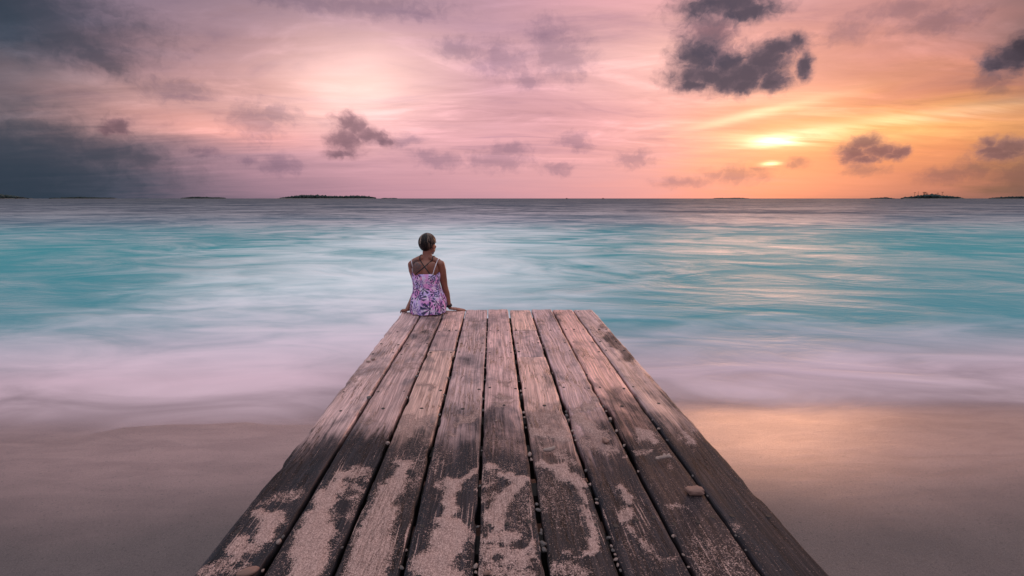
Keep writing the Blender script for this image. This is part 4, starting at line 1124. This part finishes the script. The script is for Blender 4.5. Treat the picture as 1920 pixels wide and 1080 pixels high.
def branch_mesh(name, strokes, vox):
    B = Blob()
    for s_ in strokes: B.chain(s_, .35)
    me = bpy.data.meshes.new('raw'); me.from_pydata(np.concatenate(B.v).tolist(), [], np.concatenate(B.f).tolist())
    tmp = bpy.data.objects.new('tmp', me); COL.objects.link(tmp)
    md = tmp.modifiers.new('r', 'REMESH'); md.mode = 'VOXEL'; md.voxel_size = vox
    sm = tmp.modifiers.new('s', 'SMOOTH'); sm.iterations = 3
    r_ = bpy.data.meshes.new_from_object(tmp.evaluated_get(bpy.context.evaluated_depsgraph_get()))
    bpy.data.objects.remove(tmp); r_.name = name
    r_.materials.clear()
    co = np.empty(len(r_.vertices) * 3, np.float32); r_.vertices.foreach_get('co', co); co = co.reshape(-1, 3)
    d = (fbm(co[:, 0] * 9 + 3, co[:, 1] * 9 + co[:, 2] * 7, 1) - .5)
    co += co * 0 + np.stack([d, d, d], -1) * .10
    r_.vertices.foreach_set('co', co.ravel()); r_.polygons.foreach_set('use_smooth', [True] * len(r_.polygons))
    return r_
fork = branch_mesh('branching_coral', [[(-1, -.10, 0, .26), (-.4, .02, .02, .24), (.2, .05, .03, .25), (.75, .12, .05, .26)], [(.2, .05, .05, .22), (.35, .45, .14, .20)], [(.72, .1, .08, .24), (1.0, .36, .12, .22)],
                                       [(-.95, -.1, .05, .2), (-1.05, -.32, .06, .17)], [(.7, .1, .05, .22), (1.02, -.1, .04, .2)]], .05)
on_deck(1243, 870, fork, 27, (1, 1, 1), .12, M_CORAL, 'finger-like branching piece of pale coral on the second plank from the right', 'coral', 'branching_coral', -.0)
bv = []
for p in ICO3_V:
    q = np.sign(p) * np.abs(p) ** .58
    bv.append(q)
bv = np.array(bv); dd = fbm(bv[:, 0] * 3.0 + 9, bv[:, 1] * 3.0 + bv[:, 2] * 2.0, 2) - .5
blk = bpy.data.meshes.new('coral_block'); blk.from_pydata((bv * (1 + dd[:, None] * .75)).tolist(), [], ICO3_F.tolist()); blk.polygons.foreach_set('use_smooth', [True] * len(blk.polygons))
on_deck(1302, 926, blk, 32, (1, .60, .40), -.05, M_CORAL_PINK, 'pitted oblong block of coral lying near the right edge of the pier', 'coral', 'coral_block', .05)
on_deck(1031, 851, branch_mesh('coral_fragment', [[(-.8, .0, 0, .36), (0, 0, 0, .42), (.55, .12, .12, .36), (.8, .3, .25, .25)]], .06), 23, (1, .9, .85), .15, M_CORAL, 'pale two-lobed coral fragment above a drift of sand on the sixth plank', 'coral', 'coral_fragment', .0)
on_deck(1134, 830, LUMPS[3], 14, (1, .9, .8), .4, M_CORAL_PINK, 'small rounded coral lump in the sand on the seventh plank', 'coral', 'coral_lump')
on_deck(466, 1077, LUMPS[4], 30, (1, .8, .6), .5, M_CORAL_PINK, 'orange-brown coral lump cut by the bottom of the photo on the leftmost plank', 'coral', 'coral_lump')
on_deck(912, 1079, LUMPS[1], 14, (1, .8, .8), .2, M_CORAL_PINK, 'small pinkish coral lump at the bottom of the photo on the middle plank', 'coral', 'coral_lump')
on_deck(1114, 967, LUMPS[0], 6, (1, .9, .8), .2, M_CORAL, 'tiny white pebble beside the sixth gap, low on the sixth plank', 'pebble', 'coral_pebble')
on_deck(930, 791, LUMPS[1], 4.5, (1, .9, .8), .9, M_CORAL, 'tiny dark-tipped pebble alone in the middle of the fifth plank', 'pebble', 'coral_pebble')
on_deck(940, 806, LUMPS[2], 4, (1, .9, .8), .1, M_CORAL, 'tiny pale pebble just below another one on the fifth plank', 'pebble', 'coral_pebble')
on_deck(691, 679, LUMPS[2], 8, (1, .9, .6), .1, M_CORAL, 'flat white pebble on the leftmost plank, the left one of two side by side', 'pebble', 'coral_pebble')
on_deck(700, 675, LUMPS[0], 8, (1, .8, .7), .6, M_CORAL, 'white pebble on the leftmost plank, the right one of two side by side', 'pebble', 'coral_pebble')
shell = branch_mesh('seashell', [[(math.cos(a) * (.9 - a * .05), math.sin(a) * (.55), .06, .26 - .02 * a) for a in np.linspace(.2, 2.7, 8)]], .06)
on_deck(790, 867, shell, 8, (1, 1, 1), 3.3, M_CORAL, 'small curled white shell chip on the third plank from the left', 'shell', 'seashell', .2)
